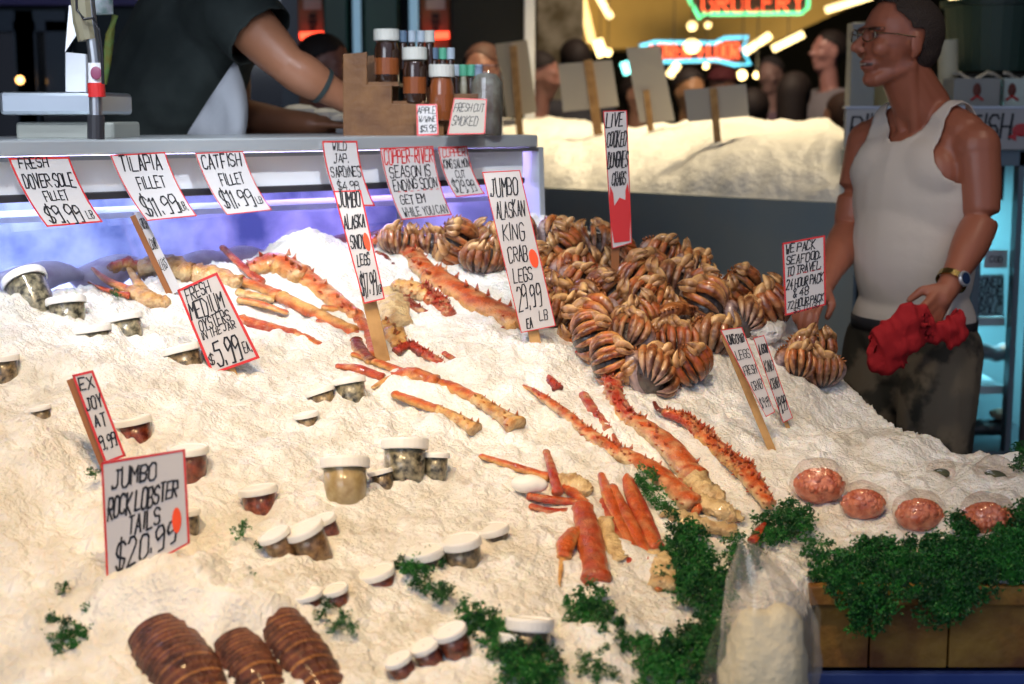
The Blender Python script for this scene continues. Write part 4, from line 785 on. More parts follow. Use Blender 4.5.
crab_bits('snow_crab_piece', 'reddish leg stump in the ice behind the oyster card top right', 'crab leg', [(S_, [(296, 244), (306, 246), (314, 252)], [8, 13, 8], RED, YEL, 0)])
crab_bits('snow_crab_piece', 'brown leg tip rising from parsley at the bag\'s neck', 'crab leg', [(S_, [(752, 542, .02), (758, 532, .03), (765, 523, .045)], [9, 9, 3], RED, ORG, 0)])
# ================================================================== DUNGENESS CRABS
TAN = Vector((.40, .20, .07)); CLW = Vector((.70, .46, .20)); GRY = Vector((.26, .20, .17)); OCR = Vector((.44, .15, .04))
def make_crab(v):
    """crab packed with its legs folded over the belly: viewer side is -Y, claws on top"""
    r = random.Random(v*3+1); t = thing('dungeness_crab', 'x', 'crab', (0, 0, 0))
    BRN = Vector((.26, .09, .025)); LIL = Vector((.34, .25, .25)); hue = (Vector((1, 1, 1)), Vector((.8, .85, .95)), Vector((1.15, .95, .7)), Vector((.7, .66, .66)), Vector((1.2, 1.05, .8)), Vector((.95, .7, .55)))[v % 6]
    def ccf(q):
        k = ss(-.5, .7, q.z + q.y*.4); n_ = mnoise.noise(Vector(q)*3+Vector((v, 0, 0))); c = LIL*(1-k) + OCR*k; return tuple(c*(1-.5*max(0, n_)) + CLW*.5*max(0, -n_))
    m = MB(); m.ell((0, .016, -.002), (.062, .026, .040), nu=24, nv=14, colf=ccf); m.ell((0, -.002, -.006), (.044, .030, .036), nu=18, nv=12, colf=lambda q: tuple(GRY*.35))
    m.cur = tuple(OCR)
    for s in (-1, 1):
        for k in range(6): a = .25 + k*.2; m.tube([(s*.060*math.cos(a), .016, .002+.038*math.sin(a)), (s*.069*math.cos(a), .014, .002+.044*math.sin(a))], [.004, .0006], 5)
    m.build('carapace', 'crab', t, smooth=True, attr=True)
    for s in (-1, 1):
        gs = r.uniform(-.5, .5)
        for k in range(4):
            ph = math.radians(s*(12 + 24*k + r.uniform(-5, 5))); pts, rs = [], []; sw = gs + r.uniform(-.15, .15); out = r.uniform(-.003, .008); t0 = r.uniform(18, 40)
            for i in range(11):
                f = i/10; th = math.radians(t0 + (152-t0)*f); pp = ph + s*sw*(f-.5)
                pts.append(Vector((math.sin(pp)*math.sin(th)*(.052+out), -math.cos(pp)*math.sin(th)*.040 - .004, math.cos(th)*.046 + .002)))
                rs.append((.0048 + .0060*math.sin(math.pi*min(1, f*1.15))**.8)*(1.0 if abs(f-.42) > .06 else .86)*(1-.75*ss(.8, 1, f)))
            band = r.random(); wd_ = r.uniform(.72, 1.12); rs = [q_*wd_ for q_ in rs]
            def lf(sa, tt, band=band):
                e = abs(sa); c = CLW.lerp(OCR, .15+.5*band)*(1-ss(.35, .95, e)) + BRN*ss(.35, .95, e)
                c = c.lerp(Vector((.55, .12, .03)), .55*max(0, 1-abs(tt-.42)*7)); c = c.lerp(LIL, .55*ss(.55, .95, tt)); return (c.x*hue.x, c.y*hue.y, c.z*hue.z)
            m = MB(); m.tube(pts, rs, 10, flat=1.0, up=(0, -1, 0), colf=lf); m.build('leg', 'crab', t, smooth=True, attr=True)
        # claw: wedge of two fingers with a dark slit
        j = r.uniform(-.006, .006); tx = r.uniform(-.004, .008)
        cf = lambda sa, tt: tuple((CLW*1.45).lerp(BRN, min(1, .75*ss(.25, 1, abs(sa)) + .7*ss(.82, 1, tt))).lerp(OCR, .4*(1-tt)))
        def fing(pts, rr, fl):
            P_, R_ = [Vector(p) for p in pts], rr; ps, rs = [], []
            for i in range(13):
                f = i/12*(len(P_)-1); k = min(int(f), len(P_)-2); q = f-k; a, b = P_[k], P_[k+1]; a0, b0 = P_[max(k-1, 0)], P_[min(k+2, len(P_)-1)]
                ps.append(.5*((2*a) + (b-a0)*q + (2*a0-5*a+4*b-b0)*q*q + (3*a-a0-3*b+b0)*q*q*q)); qq = q*q*(3-2*q); rs.append(R_[k]*(1-qq)+R_[k+1]*qq)
            m.tube(ps, rs, 12, flat=fl, colf=cf, up=(0, -1, 0))
        m = MB(); op = r.uniform(.002, .009); h_ = r.uniform(.85, 1.1)
        fing([(s*.044, -.006, .014), (s*.043, -.024, .030), (s*.028, -.034, .036)], [.008, .0105, .010], 1)
        fing([(s*.028, -.034, .026), (s*(.024+op), -.043, .040*h_), (s*(.019+op), -.042, .052*h_), (s*(.012+tx), -.036, .064*h_)], [.0080, .0100, .0066, .001], .75)
        fing([(s*.022, -.038, .026), (s*(.014+op*.4), -.046, .038*h_), (s*(.010), -.044, .049*h_), (s*(.010+tx), -.038, .060*h_)], [.0070, .0066, .0046, .001], .75)
        m.build('claw', 'crab', t, smooth=True, attr=True)
    return t
crabs = [make_crab(v) for v in range(6)]
from mathutils import Euler
def inpoly(x, y, pl):
    c = False; n = len(pl)
    for i in range(n):
        (x1, y1), (x2, y2) = pl[i], pl[(i+1) % n]
        if (y1 > y) != (y2 > y) and x < (x2-x1)*(y-y1)/(y2-y1)+x1: c = not c
    return c
poly = [(438, 250), (480, 252), (540, 247), (600, 251), (655, 266), (705, 286), (768, 312), (762, 326), (715, 336), (700, 374), (648, 382), (608, 372), (575, 338), (548, 318), (540, 284), (500, 272), (452, 268)]
rc = random.Random(21); placed = []
cand = []
for y in np.arange(215, 390, 6):
    for x in np.arange(395, 790, 8):
        X, Y = x + rc.uniform(-3, 3), y + rc.uniform(-2, 2)
        if inpoly(X, Y, poly): cand.append((Y, X))
fix = [(628, 348), (672, 350), (700, 318), (640, 296), (590, 318), (662, 268), (560, 262), (610, 276), (735, 300)]
for (x, y) in fix: placed.append(hit(x, y))
for (y, x) in sorted(cand, key=lambda c: -c[0]):
    h = hit(x, y)
    if all((h-p).length > .076 for p in placed): placed.append(h)
FIXL = {0: 'lowest crab of the big pile, above the start of the second king crab leg', 1: 'crab at the lower right of the big pile next to its lowest crab', 2: 'crab in the pile just behind the top of the stub-topped leaning card', 4: 'crab in the pile just right of the foot of the 29.99 card', 7: 'crab at the foot of the painted crab card\'s stick', 8: 'crab in the pile beside the frosty mound under the travel packing card'}
CL = 'brown and cream cooked crab with folded legs in the big crab pile'
for i, h in enumerate(placed):
    n = inormal(h.x, h.y); hh = h + n*rc.uniform(.014, .032)
    e = Euler((math.radians(rc.uniform(-45, 15)), math.radians(rc.uniform(-75, 75)), math.radians(rc.choice((-1, 1))*rc.uniform(0, 60))), 'XYZ')
    q = e.to_quaternion()
    if i > 8 and rc.random() < .28: q = Euler((math.radians(rc.choice((-75, 60))), 0, math.radians(rc.uniform(-60, 60)))).to_quaternion()
    c = dup(crabs[(i*5+i//3) % 6], hh, q, rc.uniform(.84, 1.12), CL, 'cooked crabs piled on the ice')
    if i in FIXL: c['label'] = FIXL[i]; del c['group']
    
for k, (x, y, rot) in enumerate(((398, 250, 20), (430, 252, -20), (796, 372, 40), (820, 380, -30), (812, 356, 10))):
    h = hit(x, y); lb = ('small crab at the left end of the pile nearest the purple glass', 'crab at the left end of the pile above the huge tan leg', 'ragged crab below the travel packing card', 'pale crab at the outer ice edge by the man', 'crab half buried behind the narrower leaning card')[k]
    dup(crabs[k % 4], h + Vector((0, 0, .018)), Euler((math.radians(-10), math.radians(rot*.6), math.radians(rot))).to_quaternion(), .8 if k < 2 else .85, lb)
for c in crabs: drop(c)
# ice lumps among the crabs
for k, (x, y, rx, rz, lb) in enumerate(((524, 292, .045, .020, 'white ice lump right of the huge tan leg, left of the crabs'), (700, 292, .050, .028, 'snow patch among the crabs near the far edge'), (720, 318, .052, .032, 'frosty snow patch in front of the crab pile'), (604, 300, .035, .018, 'ice patch beside the painted crab card stick'), (752, 330, .07, .03, 'pale snow mound under the travel packing card'))):
    h = hit(x, y); m = MB(); m.ell(h + Vector((0, .0, -.004)), (rx, rx*.8, rz), nu=20, nv=12)
    m.v = [tuple(Vector(p) + Vector((1, 1, 1))*.012*mnoise.noise(Vector(p)*60)) for p in m.v]
    tag(m.build('ice_lump', 'ice', smooth=True), lb, 'ice lump')
# ================================================================== SEALED TUBS OF ROE
M['roe'] = mat('orange_roe', rough=.35, noise=(60, (.42, .08, .03), (.72, .26, .14)), coat=.5, bump=.4, bscale=120)
M['dome'] = mat('clear_dome', (.9, .86, .84), .08, metal=1, spec=.8, bump=.25, bscale=40, thin=(.015, (.96, .93, .92)))
for k, (x, y, w_, lb, full) in enumerate(((819, 476, 58, 'leftmost clear bag of orange roe on the side ice', 1), (863, 494, 50, 'clear bag of orange roe second from the twin cards', 1), (919, 505, 54, 'clear bag of orange roe in the middle of the row', 1), (987, 512, 62, 'palest and biggest clear bag of roe, nearest the parsley bank', 1), (941, 461, 30, 'small empty clear dome at the crest of the side ice', 0), (994, 466, 44, 'clear dome with dark greens at the far edge of the side ice', 0))):
    h = hit(x, y + 14); s = PX(h.y); r = w_/2*s; t = thing('roe_bag' if full else 'clear_dome', lb, 'food bag', h)
    m = MB(); m.ell(h + Vector((0, 0, r*.30)), (r, r*.9, r*.85), nu=26, nv=16)
    m.v = [tuple(Vector(p) + (Vector(p)-h)*.10*mnoise.noise(Vector(p)*50)) for p in m.v]
    m.build('clear_film', 'dome', t, smooth=True)
    if full:
        m = MB(); rr = random.Random(k)
        m.ell(h + Vector((0, -.002, r*.12)), (r*.88, r*.78, r*.60), nu=20, nv=12)
        for _ in range(110):
            a, b = rr.uniform(0, 6.28), rr.uniform(.1, 1.5); d = Vector((math.cos(a)*math.sin(b)*.82, math.sin(a)*math.sin(b)*.73, math.cos(b)*.56)); m.ell(h + Vector((0, -.002, r*.12)) + d*r, (r*.13,)*3, nu=8, nv=6)
        m.build('roe', 'roe', t, smooth=True)
    else:
        m = MB(); m.ell(h + Vector((0, 0, r*.1)), (r*.6, r*.5, r*.35)); m.build('greens', mat('dark_greens', (.06, .07, .02), .5), t, smooth=True)
# ================================================================== PARSLEY
def leaflet(mb, c, size, r):
    q = Euler((r.uniform(-1, 1), r.uniform(-1, 1), r.uniform(0, 6.28))).to_matrix(); n = 7
    vs = [Vector(c)]
    for k in range(n):
        a = -1.3 + 2.6*k/(n-1); rr = size*(1 if k % 2 == 0 else .55)*r.uniform(.8, 1.2)
        vs.append(Vector(c) + q @ Vector((math.sin(a)*rr, math.cos(a)*rr, size*.35*(1 if k % 2 else -1)*.6)))
    mb.add(vs, [(0, k+1, k+2) for k in range(n-1)])
def make_sprig(v, spread=.03, nleaf=230):
    r = random.Random(v*31+5); t = thing('parsley_sprig', 'x', 'parsley', (0, 0, 0)); st_, lf = MB(), MB()
    st_.tube([(0, 0, -.012), (.004, 0, .012), (.008, .002, .024)], [.0016, .0014, .001], 6)
    tips = []
    for k in range(9):
        a, L = r.uniform(0, 6.28), r.uniform(.4, 1)*spread; tip = Vector((math.cos(a)*L, math.sin(a)*L, r.uniform(.008, .030))); st_.tube([(.003, 0, .008), tip*.6 + Vector((0, 0, .004)), tip], [.0011, .0009, .0005], 5); tips.append(tip)
    for k in range(nleaf):
        tp = r.choice(tips); c = tp + Vector((r.gauss(0, .0062), r.gauss(0, .0062), r.gauss(0, .0045))); leaflet(lf, c, r.uniform(.0045, .0080), r)
    st_.build('stem', 'stem', t); lf.build('leaves', 'parsley', t, recalc=False); return t
spr = [make_sprig(v) for v in range(4)] + [make_sprig(9, .022, 70)]
rp = random.Random(4)
def plant(px, py, scale=1.0, small=False, label='', group=None, lift=.004, Y=None):
    h = hit(px, py) if Y is None else P(px, py, Y); n = inormal(h.x, h.y); n = (n + Vector((0, -.5, .2)) + Vector((rp.uniform(-.5, .5), rp.uniform(-.4, .4), 0))).normalized()
    q = n.to_track_quat('Z', 'Y') @ Euler((0, 0, rp.uniform(0, 6.28))).to_quaternion()
    return dup(spr[4] if small else spr[rp.randrange(4)], h + n*lift, q, scale*(.95 if small else .80)*rp.uniform(.85, 1.2), label, group)
def patch(pts, label, group, sc_=1.0, small=False):
    for (x, y) in pts: plant(x, y, sc_, small, label, group)
patch([(57, 628), (70, 636), (64, 646), (78, 640)], 'dark parsley at the bottom left corner of the ice', 'corner parsley', .72)
plant(66, 592, .5, True, 'thin upright parsley wisp above the corner parsley'); plant(92, 616, .5, True, 'small parsley bit linking the corner parsley and the next sprig')
plant(113, 596, .72, False, 'single parsley sprig below the rock lobster card'); plant(118, 606, .4, True, 'tiny parsley leaf under the sprig below the lobster card')
plant(243, 536, .7, True, 'small parsley sprig just left of the tilted brown trio'); plant(249, 577, .5, True, 'tiny parsley bit below the small sprig by the brown trio')
plant(262, 548, .4, True, 'parsley leaf touching the first tilted brown tub')
plant(118, 299, .5, True, 'tiny dark parsley at the foot of the glass'); plant(95, 478, .5, True, 'dark parsley bit behind the narrow card\'s foot')
patch([(322, 622), (335, 632), (345, 626), (354, 636), (328, 610)], 'open bushy parsley under the dark red twin tubs', 'bushy parsley', .55, True)
patch([(404, 570), (412, 577), (424, 570), (436, 568), (426, 585), (438, 594), (446, 600), (432, 562)], 'parsley trailing under the mussel row of tubs', 'mussel row parsley', .62)
patch([(470, 620), (478, 630), (488, 626), (486, 640), (500, 640), (498, 652), (512, 650), (508, 664), (524, 658), (520, 672), (536, 664), (530, 682), (546, 676), (550, 686), (512, 682), (540, 692)], 'bright parsley bank before the big bottom tub', 'bright bottom parsley', .85)
patch([(582, 612), (578, 628), (592, 632), (604, 640), (608, 628), (594, 620), (616, 650), (586, 604), (600, 612)], 'bright green parsley tuft alone on the lower ice', 'lone tuft parsley', .8)
patch([(584, 662), (600, 672), (592, 682), (578, 676), (612, 684), (598, 660)], 'loose parsley at the bottom edge below the lone tuft', 'bottom edge parsley', .6, True)
patch([(648, 492), (656, 500), (664, 512), (672, 520), (644, 482)], 'parsley peeking beside the longest king crab leg', 'king leg parsley', .7)
patch([(672, 545), (682, 552), (694, 548), (684, 566), (698, 566), (708, 575), (692, 582), (704, 592), (684, 592), (674, 580), (712, 588), (700, 602), (690, 602), (676, 560), (686, 540)], 'dense dark parsley clump beside the parallel crab legs', 'dense dark clump', .95)
patch([(640, 652), (652, 660), (664, 655), (676, 650), (688, 640), (700, 636), (712, 630), (646, 672), (660, 676), (674, 668), (688, 660), (700, 654), (708, 648), (684, 678), (670, 688), (700, 672), (650, 688), (690, 690), (715, 642), (712, 662), (705, 620), (716, 612)], 'loose dusky parsley beside the plastic bag', 'bag side parsley', .9)
patch([(730, 566), (738, 574), (728, 582), (744, 560), (722, 596), (736, 550)], 'parsley behind the neck of the plastic bag', 'bag neck parsley', .8)
patch([(762, 530), (772, 532), (783, 535), (790, 526), (798, 522), (786, 518), (800, 532), (776, 540), (760, 545)], 'parsley tuft on the ice above the plastic bag', 'tuft above bag', .8)
plant(806, 543, .7, True, 'sparse dark parsley sprig just right of the tuft above the bag'); plant(818, 548, .7, True, 'sparse parsley sprig beginning the long front bank')
bank = []
for x in range(822, 1040, 9):
    for k in range(2):
        bank.append((x + rp.uniform(-5, 5), 561 + k*12 - (x-822)*.03 + rp.uniform(-4, 4) + (8 if x < 850 else 0)))
for (x, y) in bank: plant(x, y, .95, False, 'dark parsley in the long bank along the yellow boards', 'front bank parsley')
for (x, y) in ((858, 588), (866, 598), (878, 590), (850, 596), (868, 612), (882, 604), (862, 622), (925, 590), (936, 600), (944, 588), (952, 598), (930, 612), (941, 604), (958, 588), (966, 596), (948, 610), (893, 586), (905, 584), (840, 588), (832, 580), (975, 584), (914, 588)):
    plant(x, y, .95, False, 'parsley hanging down over the yellow boards', 'hanging parsley', Y=2.245)
for (x, y) in ((1004, 534), (1014, 528), (1022, 520), (1018, 538), (1008, 546), (1026, 532), (972, 532), (962, 536), (955, 540)): plant(x, y, .95, False, 'parsley climbing against the biggest roe bag', 'roe bag parsley')
for (x, y) in ((1018, 462), (1024, 456), (1022, 470)): plant(x, y, .85, False, 'bright parsley by the far clear dome', 'dome parsley')
plant(664, 381, .4, True, 'tiny green leaf at the foot of the crab pile', Y=2.84); plant(632, 380, .4, True, 'green leaf under the striped crab at the pile foot')
for c in spr: drop(c)
# ================================================================== PLASTIC BAG OF ICE
Yb = 1.93; bgt = thing('plastic_bag', 'clear crinkled plastic bag of ice hanging at the stand corner', 'bag', P(768, 684, Yb))
def bag_mesh(sh, nz, amp):
    prof = [(742, 540, 4, .006), (750, 552, 14, .02), (758, 575, 30, .035), (765, 600, 42, .05), (770, 630, 50, .06), (769, 660, 53, .065), (766, 700, 50, .065), (765, 730, 40, .05), (765, 745, 12, .02)]
    n = 44; R = 40; m = MB(); vs = []
    for i in range(R):
        f = i/(R-1)*(len(prof)-1); k = min(int(f), len(prof)-2); q = f-k; a, b = prof[k], prof[k+1]; cx, cy, w_, dp = [a[j]*(1-q)+b[j]*q for j in range(4)]
        c = P(cx, cy, Yb); s = PX(Yb)
        for j in range(n):
            an = 2*math.pi*j/n; fold = 1 + amp*(.5*math.sin(an*7 + i*.15) + .5*math.sin(an*11 - i*.1))*(1-.6*i/R)
            p = c + Vector((math.cos(an)*w_*s*sh*fold, math.sin(an)*dp*sh*fold, 0)); p += Vector((1, .6, .2))*amp*.06*mnoise.noise(p*30 + Vector((0, i*.03, 0))); vs.append(p)
    m.add(vs, [(i*n+j, i*n+(j+1) % n, (i+1)*n+(j+1) % n, (i+1)*n+j) for i in range(R-1) for j in range(n)]); return m
M['bagfilm'] = mat('bag_film', (.80, .78, .72), .16, metal=.35, spec=.9, bump=.7, bscale=16, thin=(.12, (.96, .95, .93)))
bag_mesh(1, 0, .08).build('film', 'bagfilm', bgt, smooth=True)
m = MB(); c = P(765, 690, Yb); m.ell(c, (.061, .050, .122), nu=26, nv=16); m.v = [tuple(Vector(p) + (Vector(p)-c)*.22*mnoise.noise(Vector(p)*28)) for p in m.v]
m.build('ice_inside', mat('bag_ice', (.88, .78, .52), .4, bump=.6, bscale=70), bgt, smooth=True)
m = MB()
top = [(742, 540), (758, 548), (776, 556), (800, 572), (812, 592), (821, 612), (820, 640), (822, 668), (815, 690)]
vs = []
for i, (x, y) in enumerate(top):
    for j in range(8):
        f = j/7; vs.append(P(x + (762-x)*f*.75, y + (15 if i < 4 else 0)*f, Yb + .01 + .035*math.sin(f*3.1+.3) + .008*mnoise.noise(Vector((x*.05, j*.8, 0)))))
m.add(vs, [(i*8+j, i*8+j+1, (i+1)*8+j+1, (i+1)*8+j) for i in range(len(top)-1) for j in range(7)]); m.build('loose_fold', 'bagfilm', bgt, smooth=True)
m = MB(); vs = []
for i, (x, y) in enumerate([(745, 556), (735, 580), (718, 620), (706, 650), (700, 690)]):
    for j in range(5): f = j/4; vs.append(P(x + (758-x)*f*.8, y + 4*f, Yb + .02 + .02*math.sin(f*3)))
m.add(vs, [(i*5+j, i*5+j+1, (i+1)*5+j+1, (i+1)*5+j) for i in range(4) for j in range(4)]); m.build('loose_fold', 'bagfilm', bgt, smooth=True)
# ================================================================== FAR ICE BED
Tl, Tr = P(500, 186, 5.75), P(856, 203, 4.55)
dT = (Tr - Tl); dT.z = 0; dT.normalize(); nT = Vector((-dT.y, dT.x, 0))
if nT.y < 0: nT = -nT
zt3 = (Tl.z + Tr.z)/2
bed = thing('steel_ice_table', 'grey steel sided table heaped with ice beyond the crab pile', 'table', (Tl+Tr)/2)
bed.location.z = 0
def tquad(a, b, d0, d1, z0, z1): return MB().slab([Vector((a.x, a.y, z0)) + nT*d0, Vector((b.x, b.y, z0)) + nT*d0, Vector((b.x, b.y, z1)) + nT*d0, Vector((a.x, a.y, z1)) + nT*d0], nT*(d1-d0))
A3 = Tl - dT*.35; A3.z = 0; nT = Vector((0, 1, 0))
M['bed_side'] = mat('zinc_panel', rough=.5, metal=0, noise=(2.5, (.26, .33, .36), (.36, .38, .34)))
tquad(A3, Tr, 0, .03, .55, zt3).build('side_panel', 'bed_side', bed)
tquad(A3, Tr, -.01, 0, .55, .60).build('bottom_rim', 'steel_dull', bed)
MB().prism([(A3.x, A3.y+.03), (Tr.x, Tr.y+.03), (Tr.x+.2253*1.75, Tr.y+1.75), (A3.x, A3.y+1.75)], .50, .56).build('deck', 'bed_side', bed)
for k in range(4):
    c = A3.lerp(Tr, .06+.29*k); c.z = 0; MB().cyl(c + nT*.2, c + nT*.2 + Vector((0, 0, .55)), .03).build('leg', 'steel_dull', bed)
# heap of ice: ridge profile across the bed
nu, nv = 150, 70; vs = []
L = (Tr-A3); L.z = 0; LL = L.length + .05
ridge = [(0, .27), (.30, .27), (.42, .25), (.50, .24), (.60, .25), (.68, .27), (.76, .27), (.84, .25), (.92, .25), (.97, .20), (1, .10)]
for i in range(nu):
    f = i/(nu-1); rz = np.interp(f, [a for a, b in ridge], [b for a, b in ridge])
    for j in range(nv):
        g = j/(nv-1); d = g*1.75; p = A3 + dT*(f*LL) + Vector((.2253*f, 1, 0))*(.01+d)
        z = zt3 - .03 + rz*1.06*(1-math.exp(-3.2*g*1.6))*(1 if g < .7 else 1-(g-.7)*.8)
        z += .024*mnoise.noise(Vector((p.x*3, p.y*3, 1))) + .02*mnoise.noise(Vector((p.x*9, p.y*9, 2))) + .008*mnoise.noise(Vector((p.x*30, p.y*30, 2)))
        if g < .04: z = zt3 - .02 + (z-zt3+.02)*g/.04
        vs.append(Vector((p.x, p.y, z)))
m = MB(); m.add(vs, [(i*nv+j, i*nv+j+1, (i+1)*nv+j+1, (i+1)*nv+j) for i in range(nu-1) for j in range(nv-1)])
tag(m.build('crushed_ice', 'ice_far', smooth=True), 'bright heap of crushed ice on the far steel table', 'crushed ice', kind='stuff')
def backcard(label, q, st_, Y, m, dy=0):
    c = [P(x, y, Y) for x, y in q]
    return card(label, *c, [], stick=(P(*st_[1], Y-.012) + Vector((0, 0, -.10)), P(*st_[0], Y-.012), st_[2]*PX(Y)), matn=m, border=False, name='sign_card')
backcard('tan card back on a stick beside the big glass jar', [(495,44), (527,40), (537,112), (507,118)], ((513, 46), (522, 134), 7), 6.0, 'card_tan')
backcard('squarish tan card back in front of the dark-haired shoppers', [(558,64), (612,60), (619,106), (563,112)], ((588, 60), (604, 148), 9), 6.0, 'card_grey')
backcard('tall grey card back on a short stick, tallest in the far bed', [(626,48), (660,46), (675,121), (640,123)], ((646, 90), (657, 152), 6), 5.9, 'card_grey')
backcard('wide low grey card back nearest the smiling man', [(684,90), (746,84), (749,116), (688,122)], ((713, 88), (722, 158), 7), 5.4, 'card_grey')
# ================================================================== RIGHT SIDE: FRIDGE, SIGN, BOXES, BIN
Yf = 4.75
fr = thing('display_fridge', 'tall glass sided display fridge lit pale blue behind the man', 'fridge', P(935, 480, Yf)); fr.location.z = 0
def fbox(x0, y0, x1, y1, Y0, Y1, name, m, par=fr, bevel=0):
    a, b = P(x0, y1, Y0), P(x1, y0, Y0); return MB().box(((a.x+b.x)/2, (Y0+Y1)/2, (a.z+b.z)/2), ((b.x-a.x)/2, (Y1-Y0)/2, (b.z-a.z)/2)).build(name, m, par, bevel=bevel)
M['fr_frame'] = mat('fridge_frame', (.16, .21, .24), .4, metal=.3)
M['cyan_in'] = mat('fridge_inside', (.35, .62, .68), .4)
fbox(847, 152, 857, 560, Yf, Yf+.05, 'frame_post', 'fr_frame'); fbox(1005, 152, 1020, 560, Yf, Yf+.05, 'frame_post', 'fr_frame'); fbox(972, 170, 977, 450, Yf+.02, Yf+.05, 'frame_post', 'fr_frame')
fbox(845, 150, 1060, 166, Yf, Yf+.06, 'top_rail', 'fr_frame')
fbox(900, 452, 1060, 600, Yf, Yf+.5, 'base', 'fr_frame')
fbox(900, 160, 1060, 470, Yf+.48, Yf+.5, 'back_wall', 'cyan_in')
for (y0, y1) in ((318, 326), (386, 394), (448, 456)): fbox(900, y0, 1005, y1, Yf+.06, Yf+.46, 'shelf', mat('fridge_shelf', (.55, .72, .76), .3) if 'fridge_shelf' not in bpy.data.materials else bpy.data.materials['fridge_shelf'])
fbox(1020, 160, 1060, 452, Yf+.02, Yf+.04, 'door_panel', mat('brown_door', (.07, .05, .045), .6))
fbox(857, 166, 1005, 200, Yf+.1, Yf+.12, 'valance', 'dark_metal')
lamp('AREA', P(985, 200, Yf+.2), 2.4, (.35, .85, 1), (.35, .08), P(975, 320, Yf+.35), name='fridge_tube')
lamp('AREA', P(985, 330, Yf+.2), .9, (.35, .85, 1), (.35, .08), P(985, 400, Yf+.3), name='fridge_tube')
t = card('handwritten notice inside the blue-lit fridge', P(940, 276, Yf+.08), P(1004, 274, Yf+.08), P(1004, 316, Yf+.08), P(940, 318, Yf+.08), [('SEASONED', .82, .2, .3, .98, .006), ('MARINADE', .6, .2, .3, .98, .006), ('ALMOND &', .38, .2, .25, .98, .006), ('COD ROLL', .16, .2, .3, .95, .006)], border=False, matn='cyan_in', name='notice', cat='notice')
t = card('small white notice above the handwritten one in the fridge', P(985, 250, Yf+.07), P(1008, 250, Yf+.07), P(1007, 268, Yf+.07), P(984, 268, Yf+.07), [('COD', .5, .3, .2, .8, .005)], border=False, name='notice', cat='notice')
for k, (x, y, w_, lb, c) in enumerate(((990, 352, 26, 'grey wrapped packs on the fridge middle shelf', (.2, .25, .28)), (985, 425, 24, 'dark wrapped packs under the middle shelf of the fridge', (.03, .04, .045)), (1000, 414, 11, 'round cream food on the low fridge shelf', (.5, .42, .3)))):
    m = MB(); q = P(x, y, Yf+.14)
    if k < 2:
        for i in range(4): m.ell(q + Vector(((i-1.5)*w_*PX(Yf)*.4, 0, rnd.uniform(-.01, .01))), (.035, .05, .028), nu=12, nv=8)
        o = remesh(m, .008, 2, name='food_pack', m=mat('pack_%s' % 'ab'[k], c, .3)); tag(o, lb, 'food')
    else: m.ell(q, (.035, .04, .018)); tag(m.build('food_round', mat('cream_food', c, .5), smooth=True), lb, 'food')
# shop sign across
sg = thing('shop_sign', 'white fish shop sign with black letters and red emblem', 'sign', P(940, 130, Yf-.02))
fbox(845, 108, 1060, 150, Yf-.03, Yf+.0, 'board', mat('white_board', (.50, .49, .48), .5), sg, bevel=.004)
fbox(845, 106, 1060, 109, Yf-.035, Yf+.0, 'edge_trim', 'steel_dull', sg)
m = MB(); cardS = lambda u, v, l: P(845 + 175*u, 150 - 42*v, Yf-.032 - l)
Wm_, Hm_ = 175*PX(Yf), 42*PX(Yf)
write(m, cardS, Wm_, Hm_, 'PIKE PLACE', .56, .52, .03, .70, .011, 3, slant=.16, jit=.15); write(m, cardS, Wm_, Hm_, 'FISH', .56, .56, .71, .96, .012, 5, slant=.16, jit=.15)
m.build('lettering', 'ink', sg, recalc=False)
m = MB(); m.ell(P(1022, 130, Yf-.035), (.03, .002, .02)); m.slab([P(1008, 137, Yf-.034), P(1016, 131, Yf-.034), P(1016, 141, Yf-.034)], (0, -.002, 0)); m.build('red_emblem', 'red_ink', sg)
M['carton'] = mat('grey_carton', (.36, .35, .32), .7)
for (x0, x1, Y, lb, mm) in ((953, 1001, Yf+.1, 'grey box with brown and red emblem standing on the shop sign', 'carton'), (1003, 1044, Yf+.16, 'paler box with an emblem next to the grey box, cut by the edge', mat('white_carton', (.60, .66, .58), .6))):
    t = thing('cardboard_box', lb, 'box', P((x0+x1)/2, 107, Y)); fbox(x0, 78, x1, 108, Y, Y+.22, 'box_body', mm, t, bevel=.003)
    ex = (x0+x1)/2 if x0 < 1000 else 1012
    m = MB(); m.ell(P(ex, 90, Y-.003), (.013, .003, .022)); m.build('brown_emblem', mat('emblem_brown', (.16, .035, .02), .6) if 'emblem_brown' not in bpy.data.materials else bpy.data.materials['emblem_brown'], t)
    m = MB(); m.tube([P(ex-6, 100, Y-.004), P(ex, 96, Y-.004), P(ex+6, 100, Y-.004)], .004, 6); m.build('red_ribbon', 'red_ink', t)
    m = MB(); a = P(x0+3, 79, Y+.02)
    m.v = []; vs = [P(x0 + (x1-x0)*i/7, 78 - 4*math.sin(i*1.3+1) - j*1.2, Y + .02 + j*.06) for i in range(8) for j in range(4)]
    m.add(vs, [(i*4+j, i*4+j+1, (i+1)*4+j+1, (i+1)*4+j) for i in range(7) for j in range(3)]); m.build('tissue_lining', 'white_paint', t, smooth=True)
bn = thing('green_bin', 'large dark green bin with rolled rim above the boxes', 'bin', P(990, 75, 5.6))
a = P(994, 72, 5.6); s = PX(5.6)
MB().lathe([(.001, 0), (44*s, 0), (50*s, 66*s), (.001, 66*s)], 32, Matrix.Translation(a)).build('tub_body', mat('bin_green', (.018, .045, .03), .5), bn, smooth=False)
MB().lathe([(49*s, 62*s), (54*s, 62*s), (54*s, 68*s), (49*s, 68*s)], 32, Matrix.Translation(a)).build('rim', mat('bin_rim', (.012, .03, .02), .5), bn)
